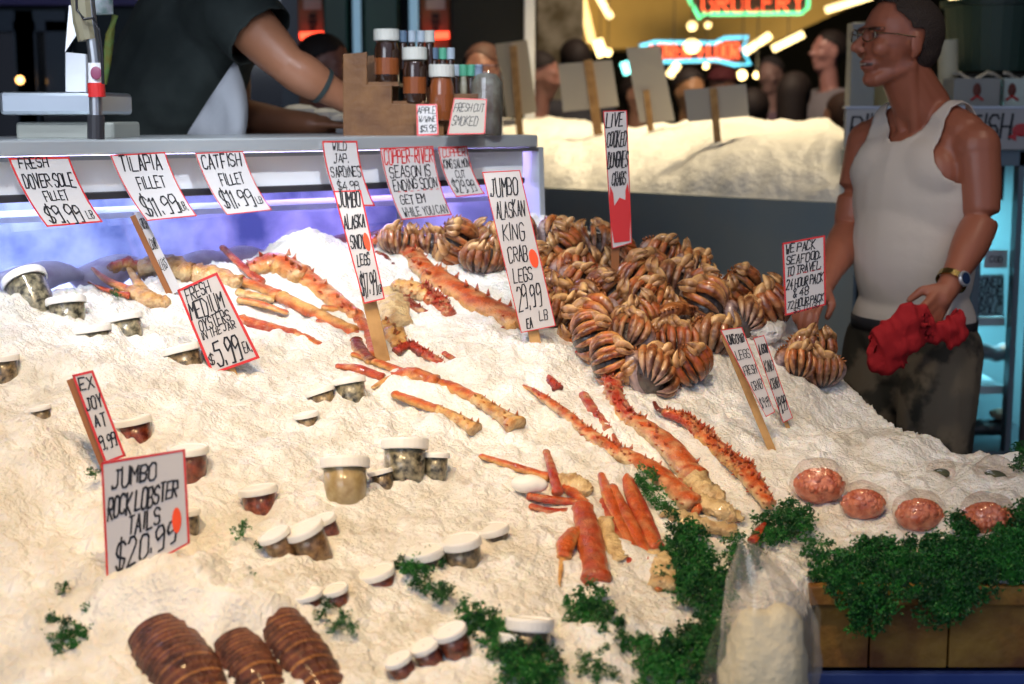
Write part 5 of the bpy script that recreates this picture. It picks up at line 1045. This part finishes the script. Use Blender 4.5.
tag(MB().box(a + Vector((0, .35, -.45)), (.30, .5, .44)).build('bin_shelf', 'wall_dark'), 'dark shelf under the green bin', 'shelf')
m = MB(); m.cyl(P(948, 98, 5.0), P(948, 40, 5.0), PX(5)*9.5, n=24); tag(m.build('paper_roll', mat('cream_roll', (.62, .56, .38), .6, emit=(1, .85, .5), estr=.0), smooth=False), 'upright cream paper roll behind the man\'s neck', 'roll')
tag(MB().box(P(860, 80, 5.2) + Vector((0, 0, -.05)), (PX(5.2)*12, .04, .24)).build('pillar', mat('pale_pillar', (.32, .32, .30), .6), bevel=.004), 'pale grey pillar behind the man\'s chin', 'pillar')
tag(MB().box(P(888, 92, 5.3) + Vector((0, 0, -.08)), (PX(5.3)*18, .03, .22)).build('menu_board', mat('cream_panel', (.42, .33, .16), .6), bevel=.003), 'cream and amber board behind the man\'s neck', 'board')
# ================================================================== PEOPLE
def cap(mb, a, b, ra, rb, n=14):
    a, b = Vector(a), Vector(b); mb.tube([a, b], [ra, rb], n); mb.ell(a, (ra,)*3, nu=n, nv=8); mb.ell(b, (rb,)*3, nu=n, nv=8)
def frame(f):   # rotation matrix with columns forward, left, up
    f = Vector(f).normalized(); up = Vector((0, 0, 1)); l = up.cross(f).normalized(); u = f.cross(l).normalized()
    return Matrix((f, l, u)).transposed()
def head(mb, c, R, s=1.0, fine=True):
    e = lambda p, r: mb.ell(c + R @ (Vector(p)*s), Vector(r)*s, R, nu=18, nv=12)
    k = lambda a, b, ra, rb: cap(mb, c + R @ (Vector(a)*s), c + R @ (Vector(b)*s), ra*s, rb*s, 10)
    e((-.012, 0, .030), (.100, .077, .088)); e((.030, 0, .0), (.062, .064, .085)); e((.012, 0, -.045), (.060, .056, .050))
    k((-.01, .046, -.055), (.060, .016, -.092), .020, .020); k((-.01, -.046, -.055), (.060, -.016, -.092), .020, .020); e((.066, 0, -.094), (.022, .022, .018))
    if fine:
        k((.088, 0, .016), (.119, 0, -.020), .0085, .0125); k((.104, .012, -.026), (.104, -.012, -.026), .009, .009)   # nose, nostrils
        e((.078, .028, .026), (.018, .028, .010)); e((.078, -.028, .026), (.018, .028, .010))       # brow
        e((.066, .038, -.020), (.026, .022, .024)); e((.066, -.038, -.020), (.026, .022, .024))     # cheeks
        e((.088, 0, -.052), (.012, .022, .0055)); e((.085, 0, -.066), (.012, .019, .006)); e((.074, 0, -.058), (.018, .030, .022))
        for sd in (1, -1):
            e((-.004, sd*.078, -.006), (.018, .007, .030)); e((-.002, sd*.073, -.032), (.010, .008, .010))
def arm(mb, sh, el, wr, ru=.050, re=.040, rw=.027):
    sh, el, wr = Vector(sh), Vector(el), Vector(wr); mb.ell(sh, (ru*1.12,)*3); mb.ell(wr, (rw,)*3); ps, rs = [], []
    for i in range(17):
        f = i/16
        if f < .5: g = f*2; p = sh.lerp(el, g); r = ru*1.12*(1-g) + re*g + (ru*.06)*math.sin(math.pi*g)
        else: g = f*2-1; p = el.lerp(wr, g); r = re*(1-g) + rw*g + re*.16*math.sin(math.pi*min(1, g*1.5))
        if .3 < f < .7: p = p.lerp((sh + el*2 + wr)/4, .12*(1-abs(f-.5)/.2))
        ps.append(p); rs.append(r)
    mb.tube(ps, rs, 18)
def hand(mb, wr, R, curl=.9, s=1.0, thumb=1):
    """R columns: along fingers, across (towards thumb), back of hand"""
    L = lambda p: wr + R @ (Vector(p)*s)
    cap(mb, L((0, 0, 0)), L((.03, .0, 0)), .025*s, .026*s, 10)
    for k, (y, ln) in enumerate(((.030, .074), (.010, .082), (-.010, .076), (-.029, .060))):
        cap(mb, L((.015, y*.55, 0)), L((.085, y, .002)), .014*s, .0105*s, 8)
        a = Vector((.085, y, .002)); ang = 0
        for j, q in enumerate((.45, .32, .25)):
            ang += curl*(.55 if j == 0 else .6); b = a + Vector((math.cos(ang), (y*.18), -math.sin(ang)))*ln*q
            cap(mb, L(a), L(b), (.0098-.0008*j)*s, (.0092-.0010*j)*s, 8); a = b
    cap(mb, L((.018, .020*thumb, -.004)), L((.046, .042*thumb, -.020)), .015*s, .0115*s, 8); cap(mb, L((.046, .042*thumb, -.020)), L((.072, .036*thumb, -.042)), .0112*s, .0088*s, 8)
# ---------------------------------------------------------------- the man in the tank top
X0, Y0 = P(918, 200, 3.8).x, 3.8
mt_ = thing('person', 'smiling man in a white tank top and glasses holding a red cloth', 'person', (X0, Y0, 0))
Bf = Vector((-.82, -.57, 0)).normalized(); RB = frame(Bf)
def J(f, l, z): return Vector((X0, Y0, 0)) + RB @ Vector((f, l, 0)) + Vector((0, 0, z))
def torso(mb, g=0):
    E = lambda f, l, z, r: mb.ell(J(f, l, z), (r[0]+g, r[1]+g, r[2]+g), RB, nu=20, nv=14)
    E(0, 0, .95, (.112, .160, .13)); E(.005, 0, 1.10, (.108, .150, .17)); E(0, 0, 1.27, (.118, .168, .19))
    for sd in (-1, 1):
        E(.050, sd*.070, 1.34, (.052, .085, .075)); E(-.03, sd*.085, 1.33, (.08, .085, .13))
        cap(mb, J(-.02, sd*.03, 1.478), J(-.01, sd*.125, 1.432), .048+g, .056+g)
    cap(mb, J(-.005, -.105, 1.40), J(-.005, .105, 1.40), .064+g, .064+g)
body = MB(); torso(body)
HF = Vector((-.96, -.30, .06)).normalized(); RH = frame(HF); HC = P(898, 43, 3.76)
cap(body, J(-.02, 0, 1.45), HC + RH @ Vector((-.015, 0, -.07)), .062, .053)
head(body, HC, RH, 1.0)
for sd in (-1, 1): cap(body, J(.046, sd*.02, 1.445), HC + RH @ Vector((-.01, sd*.045, -.06)), .014, .018)
cap(body, HC + RH @ Vector((-.022, 0, -.055)), J(-.02, 0, 1.50), .052, .060)
sl, elw, wrl = J(-.01, .163, 1.402), P(982, 222, 3.64), P(947, 290, 3.52)
cap(body, J(-.02, .09, 1.435), sl, .058, .060); cap(body, J(-.03, .12, 1.33), sl + Vector((0, 0, -.07)), .055, .045); arm(body, sl, elw, wrl, .051, .043, .028)
body.ell(sl + Vector((0, 0, -.02)), (.056, .056, .078), nu=16, nv=12)
fd = (P(922, 326, 3.46) - wrl).normalized(); across = Vector((-.75, -.55, -.1)); bk = fd.cross(across).normalized()
if bk.y > 0: bk = -bk
across = bk.cross(fd).normalized(); across = across if across.x < 0 else -across
RH1 = Matrix((fd, across, bk)).transposed(); hand(body, wrl, RH1, .75, 1.05)
sr, er, wr_ = J(-.01, -.175, 1.405), P(850, 232, 3.93), P(822, 288, 3.72)
cap(body, J(-.02, -.10, 1.43), sr, .060, .062); arm(body, sr, er, wr_, .054, .044, .028)
fd = (P(803, 312, 3.62) - wr_).normalized(); RH2 = Matrix((fd, fd.cross(Vector((0, 0, 1))).normalized(), fd.cross(Vector((0, 0, 1))).normalized().cross(fd)*-1)).transposed()
RH2 = frame(fd); hand(body, wr_, RH2, .7, 1.0)
hipl, hipr = J(0, .09, .92), J(0, -.09, .92); kl, kr = J(.05, .12, .50), J(.06, -.13, .50); al, ar = J(0, .13, .09), J(.02, -.15, .09)
for h_, k_, a_ in ((hipl, kl, al), (hipr, kr, ar)):
    cap(body, h_, k_, .085, .058); cap(body, k_, a_, .055, .038); cap(body, a_ - Vector((0, 0, .035)), a_ + Bf*.16 - Vector((0, 0, .05)), .036, .030)
SK = Vector((.40, .135, .075))
def skin_col(p):
    q = RH.transposed() @ (p - HC); c = SK.copy()
    if -.13 < q.z < .12 and q.length < .16:
        if q.x > .070 and -.071 < q.z < -.047 and abs(q.y) < .025: c = Vector((.36, .11, .07)) if abs(q.z+.0585) > .0035 else (Vector((.5, .42, .36)) if abs(q.z+.0575) < .0018 and abs(q.y) < .014 else Vector((.05, .012, .01)))
        elif q.x > .03 and q.z < -.045: c = c*.86
        for sd in (1, -1):
            if (q - Vector((.083, sd*.030, .010))).length < .009: c = Vector((.12, .05, .04))
            if q.x > .068 and .022 < q.z < .031 and .010 < abs(q.y) < .052: c = Vector((.07, .03, .02))
    return c
remesh(body, .0045, 9, colf=skin_col, m='skin', name='body', parent=mt_)
# vest, cut away at neck and armholes
tk = MB(); torso(tk, .013); tk.ell(J(.02, 0, 1.15), (.122, .160, .22), RB, nu=24, nv=16)
def keep_tank(p):
    q = RB.transposed() @ (p - Vector((X0, Y0, 0))); l, z, f = abs(q.y), q.z, q.x
    if z < .945 or z > 1.515: return False
    lim = .205 - .088*ss(1.24, 1.41, z)
    if z > 1.20 and l > lim: return False
    z0 = 1.415 if f > .0 else 1.44
    if z > z0 and l < .088*math.sqrt(min(1, (z-z0)/(.10 if f > 0 else .07))): return False
    return True
tank = remesh(tk, .006, 14, keep=keep_tank, m='tank', name='tank_top', parent=mt_, thick=.003)
# trousers
tr = MB(); E = lambda f, l, z, r: tr.ell(J(f, l, z), r, RB, nu=20, nv=14)
E(0, 0, .93, (.128, .178, .10)); cap(tr, J(0, 0, .86), J(0, 0, .80), .11, .09)
for h_, k_, a_ in ((hipl, kl, al), (hipr, kr, ar)): cap(tr, h_ - Vector((0, 0, .03)), k_, .108, .086); cap(tr, k_, a_.lerp(k_, .12), .086, .075)
M['camo'] = mat('camouflage_cloth', rough=.85, noise=(9, (.045, .040, .028), (.17, .135, .09), .46, .54), bump=.5, bscale=18)
remesh(tr, .008, 4, keep=lambda p: p.z < 1.0, m='camo', name='trousers', parent=mt_)
MB().lathe([(.121, -.016), (.129, -.016), (.129, .016), (.121, .016)], 36, Matrix.Translation(J(0, 0, .955)) @ RB.to_4x4() @ Matrix.Diagonal((1.0, 1.36, 1, 1))).build('belt', 'dark_metal', mt_, smooth=True)
# hair, glasses, watch, shoes
hr = MB(); hr.ell(HC + RH @ Vector((-.014, 0, .030)), Vector((.104, .081, .092)), RH, nu=30, nv=22); hr.ell(HC + RH @ Vector((-.040, 0, -.005)), Vector((.071, .068, .065)), RH, nu=24, nv=18)
def keep_hair(p):
    q = RH.transposed() @ (p - HC)
    if q.x > .058 - .25*max(0, abs(q.y)-.03) and q.z > .03: return False
    if q.z < .095 - .5*max(0, .06-q.x)*1.0 and q.x > .018: return q.z > .045 + .9*max(0, q.x-.018) and q.x < .045
    if q.x > -.022: return q.z > .028
    return q.z > -.070 + .2*max(0, q.x+.06)
remesh(hr, .005, 2, keep=keep_hair, m='hair', name='hair', parent=mt_, thick=.002)
gl = MB()
for sd in (1, -1):
    c = HC + RH @ Vector((.107, sd*.033, .010)); n = 18
    gl.tube([c + RH @ Vector((-.010*abs(math.cos(2*math.pi*k/n))*(1 if sd*math.cos(2*math.pi*k/n) > 0 else 0), .023*math.cos(2*math.pi*k/n), .016*math.sin(2*math.pi*k/n))) for k in range(n+1)], .0016, 6, cap=False)
    gl.tube([HC + RH @ Vector((.098, sd*.056, .016)), HC + RH @ Vector((.05, sd*.078, .014)), HC + RH @ Vector((-.008, sd*.082, .010))], .0016, 6)
gl.tube([HC + RH @ Vector((.108, .011, .012)), HC + RH @ Vector((.111, 0, .014)), HC + RH @ Vector((.108, -.011, .012))], .0014, 6)
g_ = gl.build('glasses', mat('thin_gold_frame', (.5, .42, .28), .2, metal=1), mt_)
for sd in (1, -1): MB().ell(HC + RH @ Vector((.106, sd*.033, .010)), (.0012, .021, .015), RH).build('lens', 'lens', g_, smooth=True)
ax = (wrl - elw).normalized(); wc = wrl + ax*-.030; q4 = ax.to_track_quat('Z', 'Y').to_matrix()
wt = MB().lathe([(.0335, -.008), (.037, -.008), (.037, .008), (.0335, .008)], 26, Matrix.Translation(wc) @ q4.to_4x4(), cap=False).build('wrist_watch', mat('watch_band', (.55, .42, .16), .25, metal=1), mt_)
dn = Vector((.45, -.85, .1)); dn = (dn - ax*dn.dot(ax)).normalized(); MD = dn.to_track_quat('Z', 'Y').to_matrix().to_4x4()
MB().lathe([(.001, 0), (.018, 0), (.019, .004), (.017, .008), (.001, .008)], 24, Matrix.Translation(wc + dn*.034) @ MD).build('watch_case', 'steel', wt)
MB().lathe([(.001, .0085), (.014, .0085), (.001, .009)], 24, Matrix.Translation(wc + dn*.034) @ MD).build('watch_dial', mat('blue_dial', (.02, .04, .10), .2), wt)
for a_ in (al, ar):
    m = MB(); cap(m, a_ - Vector((0, 0, .03)), a_ + Bf*.17 - Vector((0, 0, .045)), .048, .042); m.box(a_ + Bf*.07 - Vector((0, 0, .078)), (.13, .048, .012), RB); remesh(m, .008, 3, name='shoe', m='dark_metal', parent=mt_)
# red cloth
rc_ = MB(); Yc = 3.43
def rk(x, y, r, dy=0, e=1.0): rc_.ell(P(x, y, Yc+dy), (r*PX(Yc), r*PX(Yc)*.7, r*PX(Yc)*e), nu=14, nv=10)
for a in ((908, 312, 11, .0), (920, 312, 10, .012), (912, 322, 13), (902, 326, 15), (892, 332, 16), (884, 340, 16), (879, 350, 14), (880, 362, 13, 0, 1.1), (890, 368, 9), (900, 362, 9), (896, 348, 15), (910, 340, 14), (920, 336, 12, .02), (935, 334, 12, .03), (950, 328, 13, .03), (958, 318, 10, .03), (962, 334, 9, .03), (953, 342, 9, .03), (924, 324, 13, .02)): rk(*a)
def wr3(mb):
    pass
rc_o = remesh(rc_, .005, 16, m=mat('red_cloth', (.42, .008, .012), .85, bump=.5, bscale=40), name='red_cloth')
me = rc_o.data
for v in me.vertices:
    p = v.co; d = (1-abs(mnoise.noise(Vector((p.x*42+p.z*16, p.y*20, p.z*9))))*2.2)*.009 - .006 + mnoise.noise(Vector((p.x*90+p.z*30, p.y*30, p.z*30)))*.003; v.co = p + v.normal*d
tag(rc_o, 'crumpled red cloth gripped in the man\'s hand', 'cloth')
# ---------------------------------------------------------------- the worker leaning over the counter
Yw = 4.12; wk = thing('person', 'worker in a dark green t-shirt and white apron leaning over the case', 'person', P(180, 200, Yw)); wk.location.z = 0
Q = lambda x, y, Y=Yw: P(x, y, Y)
fW = Vector((.9, .05, 0)).normalized(); s = PX(Yw)
wb = MB()
pel = Q(150, 190); pel.z = .95
wb.ell(pel, (.15, .17, .15)); hd = Q(268, -68, 4.1); RW = frame((.85, -.1, -.5))
cap(wb, pel, Q(165, 90), .15, .15); cap(wb, Q(165, 90), Q(205, 15), .15, .15)
cap(wb, Q(222, -15, 4.1), hd + Vector((-.06, 0, -.03)), .065, .058); head(wb, hd, RW)
sn, sf = Q(236, 10, 3.93), Q(228, -8, 4.35)
cap(wb, Q(215, 5), sn, .075, .068); cap(wb, Q(215, 0), sf, .075, .065)
eln, wrn = Q(288, 66, 3.86), Q(346, 100, 3.92); arm(wb, sn, eln, wrn, .062, .050, .035)
wb.ell(eln.lerp(wrn, .25), (.058, .050, .052))
hand(wb, wrn + Vector((.01, 0, -.01)), frame((.9, .1, -.45)), .6)
elf, wrf = Q(232, 118, 4.25), Q(312, 124, 4.12); arm(wb, sf, elf, wrf, .058, .046, .032); RF = frame((1, -.1, -.06)); hand(wb, wrf, RF, .25)
for sd in (-.1, .1):
    h_ = pel + Vector((0, sd, -.05)); k_ = h_ + Vector((.02, 0, -.40)); a_ = Vector((h_.x-.02, h_.y, .09)); cap(wb, h_, k_, .09, .06); cap(wb, k_, a_, .058, .04); cap(wb, a_-Vector((0, 0, .035)), a_+Vector((.15, 0, -.05)), .036, .03)
remesh(wb, .007, 4, colf=lambda p: Vector((.40, .17, .09)), m='skin', name='body', parent=wk)
sh = MB()
cap(sh, Q(152, 140), Q(168, 85), .165, .168); cap(sh, Q(168, 85), Q(205, 18), .168, .172); cap(sh, Q(205, 18), sn, .150, .100); cap(sh, Q(205, 10), sf, .14, .10)
cap(sh, Q(196, 60, 4.09), Q(176, 100, 4.09), .15, .16)
cap(sh, sn, sn.lerp(eln, .52), .100, .092); cap(sh, sf, sf.lerp(elf, .4), .09, .08)
cutn = sn.lerp(eln, .50); dn_ = (eln-sn).normalized()
def keep_sh(p):
    if (p-cutn).dot(dn_) > 0 and (p-cutn).length < .2 and p.y < 4.10: return False
    if p.z < 1.10: return False
    return (p - Q(222, -22, 4.1)).length > .085
M['tee'] = mat('dark_tee', rough=.9, noise=(10, (.018, .026, .024), (.035, .045, .042)), bump=.5, bscale=9)
remesh(sh, .010, 6, keep=keep_sh, m='tee', name='t_shirt', parent=wk, thick=.004)
ap = MB(); ap.cur = (1, 1, 1)
av = []
for i in range(9):
    f = i/8
    for j in range(7):
        g = j/6; x = 182 + 60*g + (-8*f + 10*math.sin(f*3))*g; y = 150 - (84*f)*(g**.9) - 6*f
        av.append(P(x, y, 3.86 + .05*g*g + .02*math.sin(j*2+f*3) + .06*(1-g)))
ap.add(av, [(i*7+j, i*7+j+1, (i+1)*7+j+1, (i+1)*7+j) for i in range(8) for j in range(6)])
apo = ap.build('apron', mat('apron_cloth', (.42, .44, .48), .85, bump=.4, bscale=12), wk, smooth=True); tt = apo.modifiers.new('t', 'SOLIDIFY'); tt.thickness = .006
m = MB(); pa, pb = eln.lerp(wrn, .55), eln.lerp(wrn, .62); m.tube([pa, pb], [.050, .047], 18); m.build('bracelet', mat('grey_band', (.05, .07, .07), .5), wk)
hw = MB(); hw.ell(hd + RW @ Vector((-.02, 0, .035)), Vector((.104, .084, .092)), RW, nu=20, nv=14); remesh(hw, .01, 2, keep=lambda p: (RW.transposed() @ (p-hd)).x < .06 and (RW.transposed() @ (p-hd)).z > -.06, m='hair', name='hair', parent=wk)
trw = MB(); trw.ell(pel, (.165, .19, .15))
for sd in (-.1, .1): h_ = pel + Vector((0, sd, -.05)); cap(trw, h_, h_ + Vector((.02, 0, -.40)), .105, .08); cap(trw, h_ + Vector((.02, 0, -.40)), Vector((h_.x-.02, h_.y, .14)), .08, .07)
remesh(trw, .012, 3, m='dark_metal', name='trousers', parent=wk)
# ---------------------------------------------------------------- shoppers beyond the far bed
def shopper(px, py, Y, face, shirt, label, hairc=(.02, .012, .01), long=False, hat=None, skin=(.42, .22, .14), s=1.0, bare=False):
    hc = P(px, py, Y); t = thing('person', label, 'person', (hc.x, hc.y, 0)); R = frame(face); Rb = frame((face[0], face[1], 0))
    b = MB(); head(b, hc, R, s*.98)
    top = hc.z - .22*s; J2 = lambda f, l, z: Vector((hc.x, hc.y, z)) + Rb @ Vector((f, l, 0))
    cap(b, J2(-.02, 0, top+.0), J2(0, 0, top+.14), .055, .052)
    cap(b, J2(-.02, -.14, top-.05), J2(-.02, .14, top-.05), .06, .06); b.ell(J2(0, 0, top-.22), (.12, .17, .22), Rb); b.ell(J2(0, 0, top-.50), (.11, .16, .16), Rb)
    for sd in (-1, 1):
        arm(b, J2(-.01, sd*.19, top-.07), J2(-.02, sd*.24, top-.36), J2(.16, sd*.20, top-.50), .046, .038, .026); hand(b, J2(.16, sd*.20, top-.50), frame(Rb @ Vector((1, 0, -.4))), .5)
        kz = max(.35, (top-.5)*.5); cap(b, J2(0, sd*.09, top-.56), J2(.02, sd*.1, kz), .085, .06); cap(b, J2(.02, sd*.1, kz), J2(0, sd*.1, .09), .055, .04); cap(b, J2(0, sd*.1, .055), J2(.16, sd*.11, .04), .036, .03)
    sk = Vector(skin); remesh(b, .013, 2, colf=lambda p: sk, m='skin', name='body', parent=t)
    c = MB()
    cap(c, J2(-.02, -.14, top-.055), J2(-.02, .14, top-.055), .075, .075); c.ell(J2(0, 0, top-.22), (.14, .19, .24), Rb); c.ell(J2(0, 0, top-.50), (.13, .18, .18), Rb)
    for sd in (-1, 1): cap(c, J2(-.01, sd*.19, top-.07), J2(-.02, sd*.22, top-.26), .066, .058)
    remesh(c, .016, 3, keep=lambda p: (p - J2(0, 0, top+.05)).length > .075, m=mat('shirt_cloth', shirt, .85), name='shirt', parent=t)
    h = MB(); h.ell(hc + R @ Vector((-.02, 0, .030))*s, Vector((.106, .088, .098))*s, R, nu=20, nv=14)
    if long: cap(h, hc + R @ Vector((-.05, 0, .02)), hc + R @ Vector((-.06, 0, -.20)), .085, .075)
    def kh(p):
        q = R.transposed() @ (p-hc); return (q.x < .068 or q.z > .085) and (q.z > .03 + max(0, q.x)*.5 or q.x < .0) and q.z > (-.3 if long else -.055)
    remesh(h, .012, 2, keep=kh, m=mat('hair_colour', hairc, .7), name='hair', parent=t)
    if hat:
        h = MB(); h.ell(hc + R @ Vector((-.01, 0, .055)), Vector((.108, .092, .075)), R); h.ell(hc + R @ Vector((.09, 0, .05)), Vector((.06, .07, .010)), R)
        remesh(h, .012, 1, keep=lambda p: (R.transposed() @ (p-hc)).z > .04, m=mat('cap_cloth', hat, .8), name='cap', parent=t)
    lg = MB(); lg.ell(J2(0, 0, top-.60), (.135, .18, .12), Rb)
    for sd in (-1, 1): cap(lg, J2(0, sd*.09, top-.62), J2(.02, sd*.1, (top-.5)*.5), .10, .078); cap(lg, J2(.02, sd*.1, (top-.5)*.5), J2(0, sd*.1, .13), .078, .065)
    remesh(lg, .02, 2, m=mat('trouser_cloth', (.03, .035, .05), .9), name='trousers', parent=t)
    return t
shopper(541, 76, 7.7, (.95, -.3, -.15), (.06, .16, .12), 'dark-haired shopper in a green shirt looking down beside the tan card', skin=(.50, .24, .18))
shopper(574, 62, 8.3, (-.3, .9, 0), (.05, .05, .06), 'shopper whose dark hair shows above the squarish card')
shopper(638, 96, 8.8, (.6, -.8, 0), (.05, .04, .05), 'dark figure between the squarish and the tallest card')
shopper(690, 92, 7.9, (.3, -.95, -.1), (.05, .05, .06), 'shopper with dark hair whose forehead shows over the low wide card', skin=(.52, .27, .13))
shopper(722, 88, 8.9, (-.4, -.9, 0), (.10, .03, .04), 'shopper in a dark red cap peeping over the low wide card', hat=(.12, .02, .025))
shopper(770, 76, 9.6, (-.4, -.9, 0), (.22, .14, .18), 'older pale-faced shopper in a light mauve top beyond the ice', hairc=(.06, .05, .05), skin=(.40, .24, .20))
shopper(753, 112, 7.9, (.2, .9, 0), (.28, .05, .05), 'shopper in a red top crouching low behind the ice crest', skin=(.34, .14, .10))
shopper(796, 96, 7.8, (.5, .85, 0), (.02, .02, .03), 'long dark-haired shopper seen from behind in black', long=True)
shopper(828, 52, 8.6, (-.93, -.35, .05), (.24, .22, .24), 'young dark-haired shopper in a grey shirt facing the canopy', skin=(.46, .22, .18))
shopper(842, 118, 7.2, (-.5, .8, 0), (.35, .16, .05), 'low shopper in an amber top beside the pale pillar', hairc=(.05, .02, .01))
shopper(326, 68, 5.6, (.9, -.4, -.1), (.03, .03, .04), 'dark-haired person right behind the worker\'s forearm', skin=(.30, .12, .08))
shopper(482, 72, 6.6, (-.3, -.9, 0), (.04, .04, .05), 'brown-haired person peeping over the big glass jar', hairc=(.08, .03, .02), skin=(.30, .14, .10))
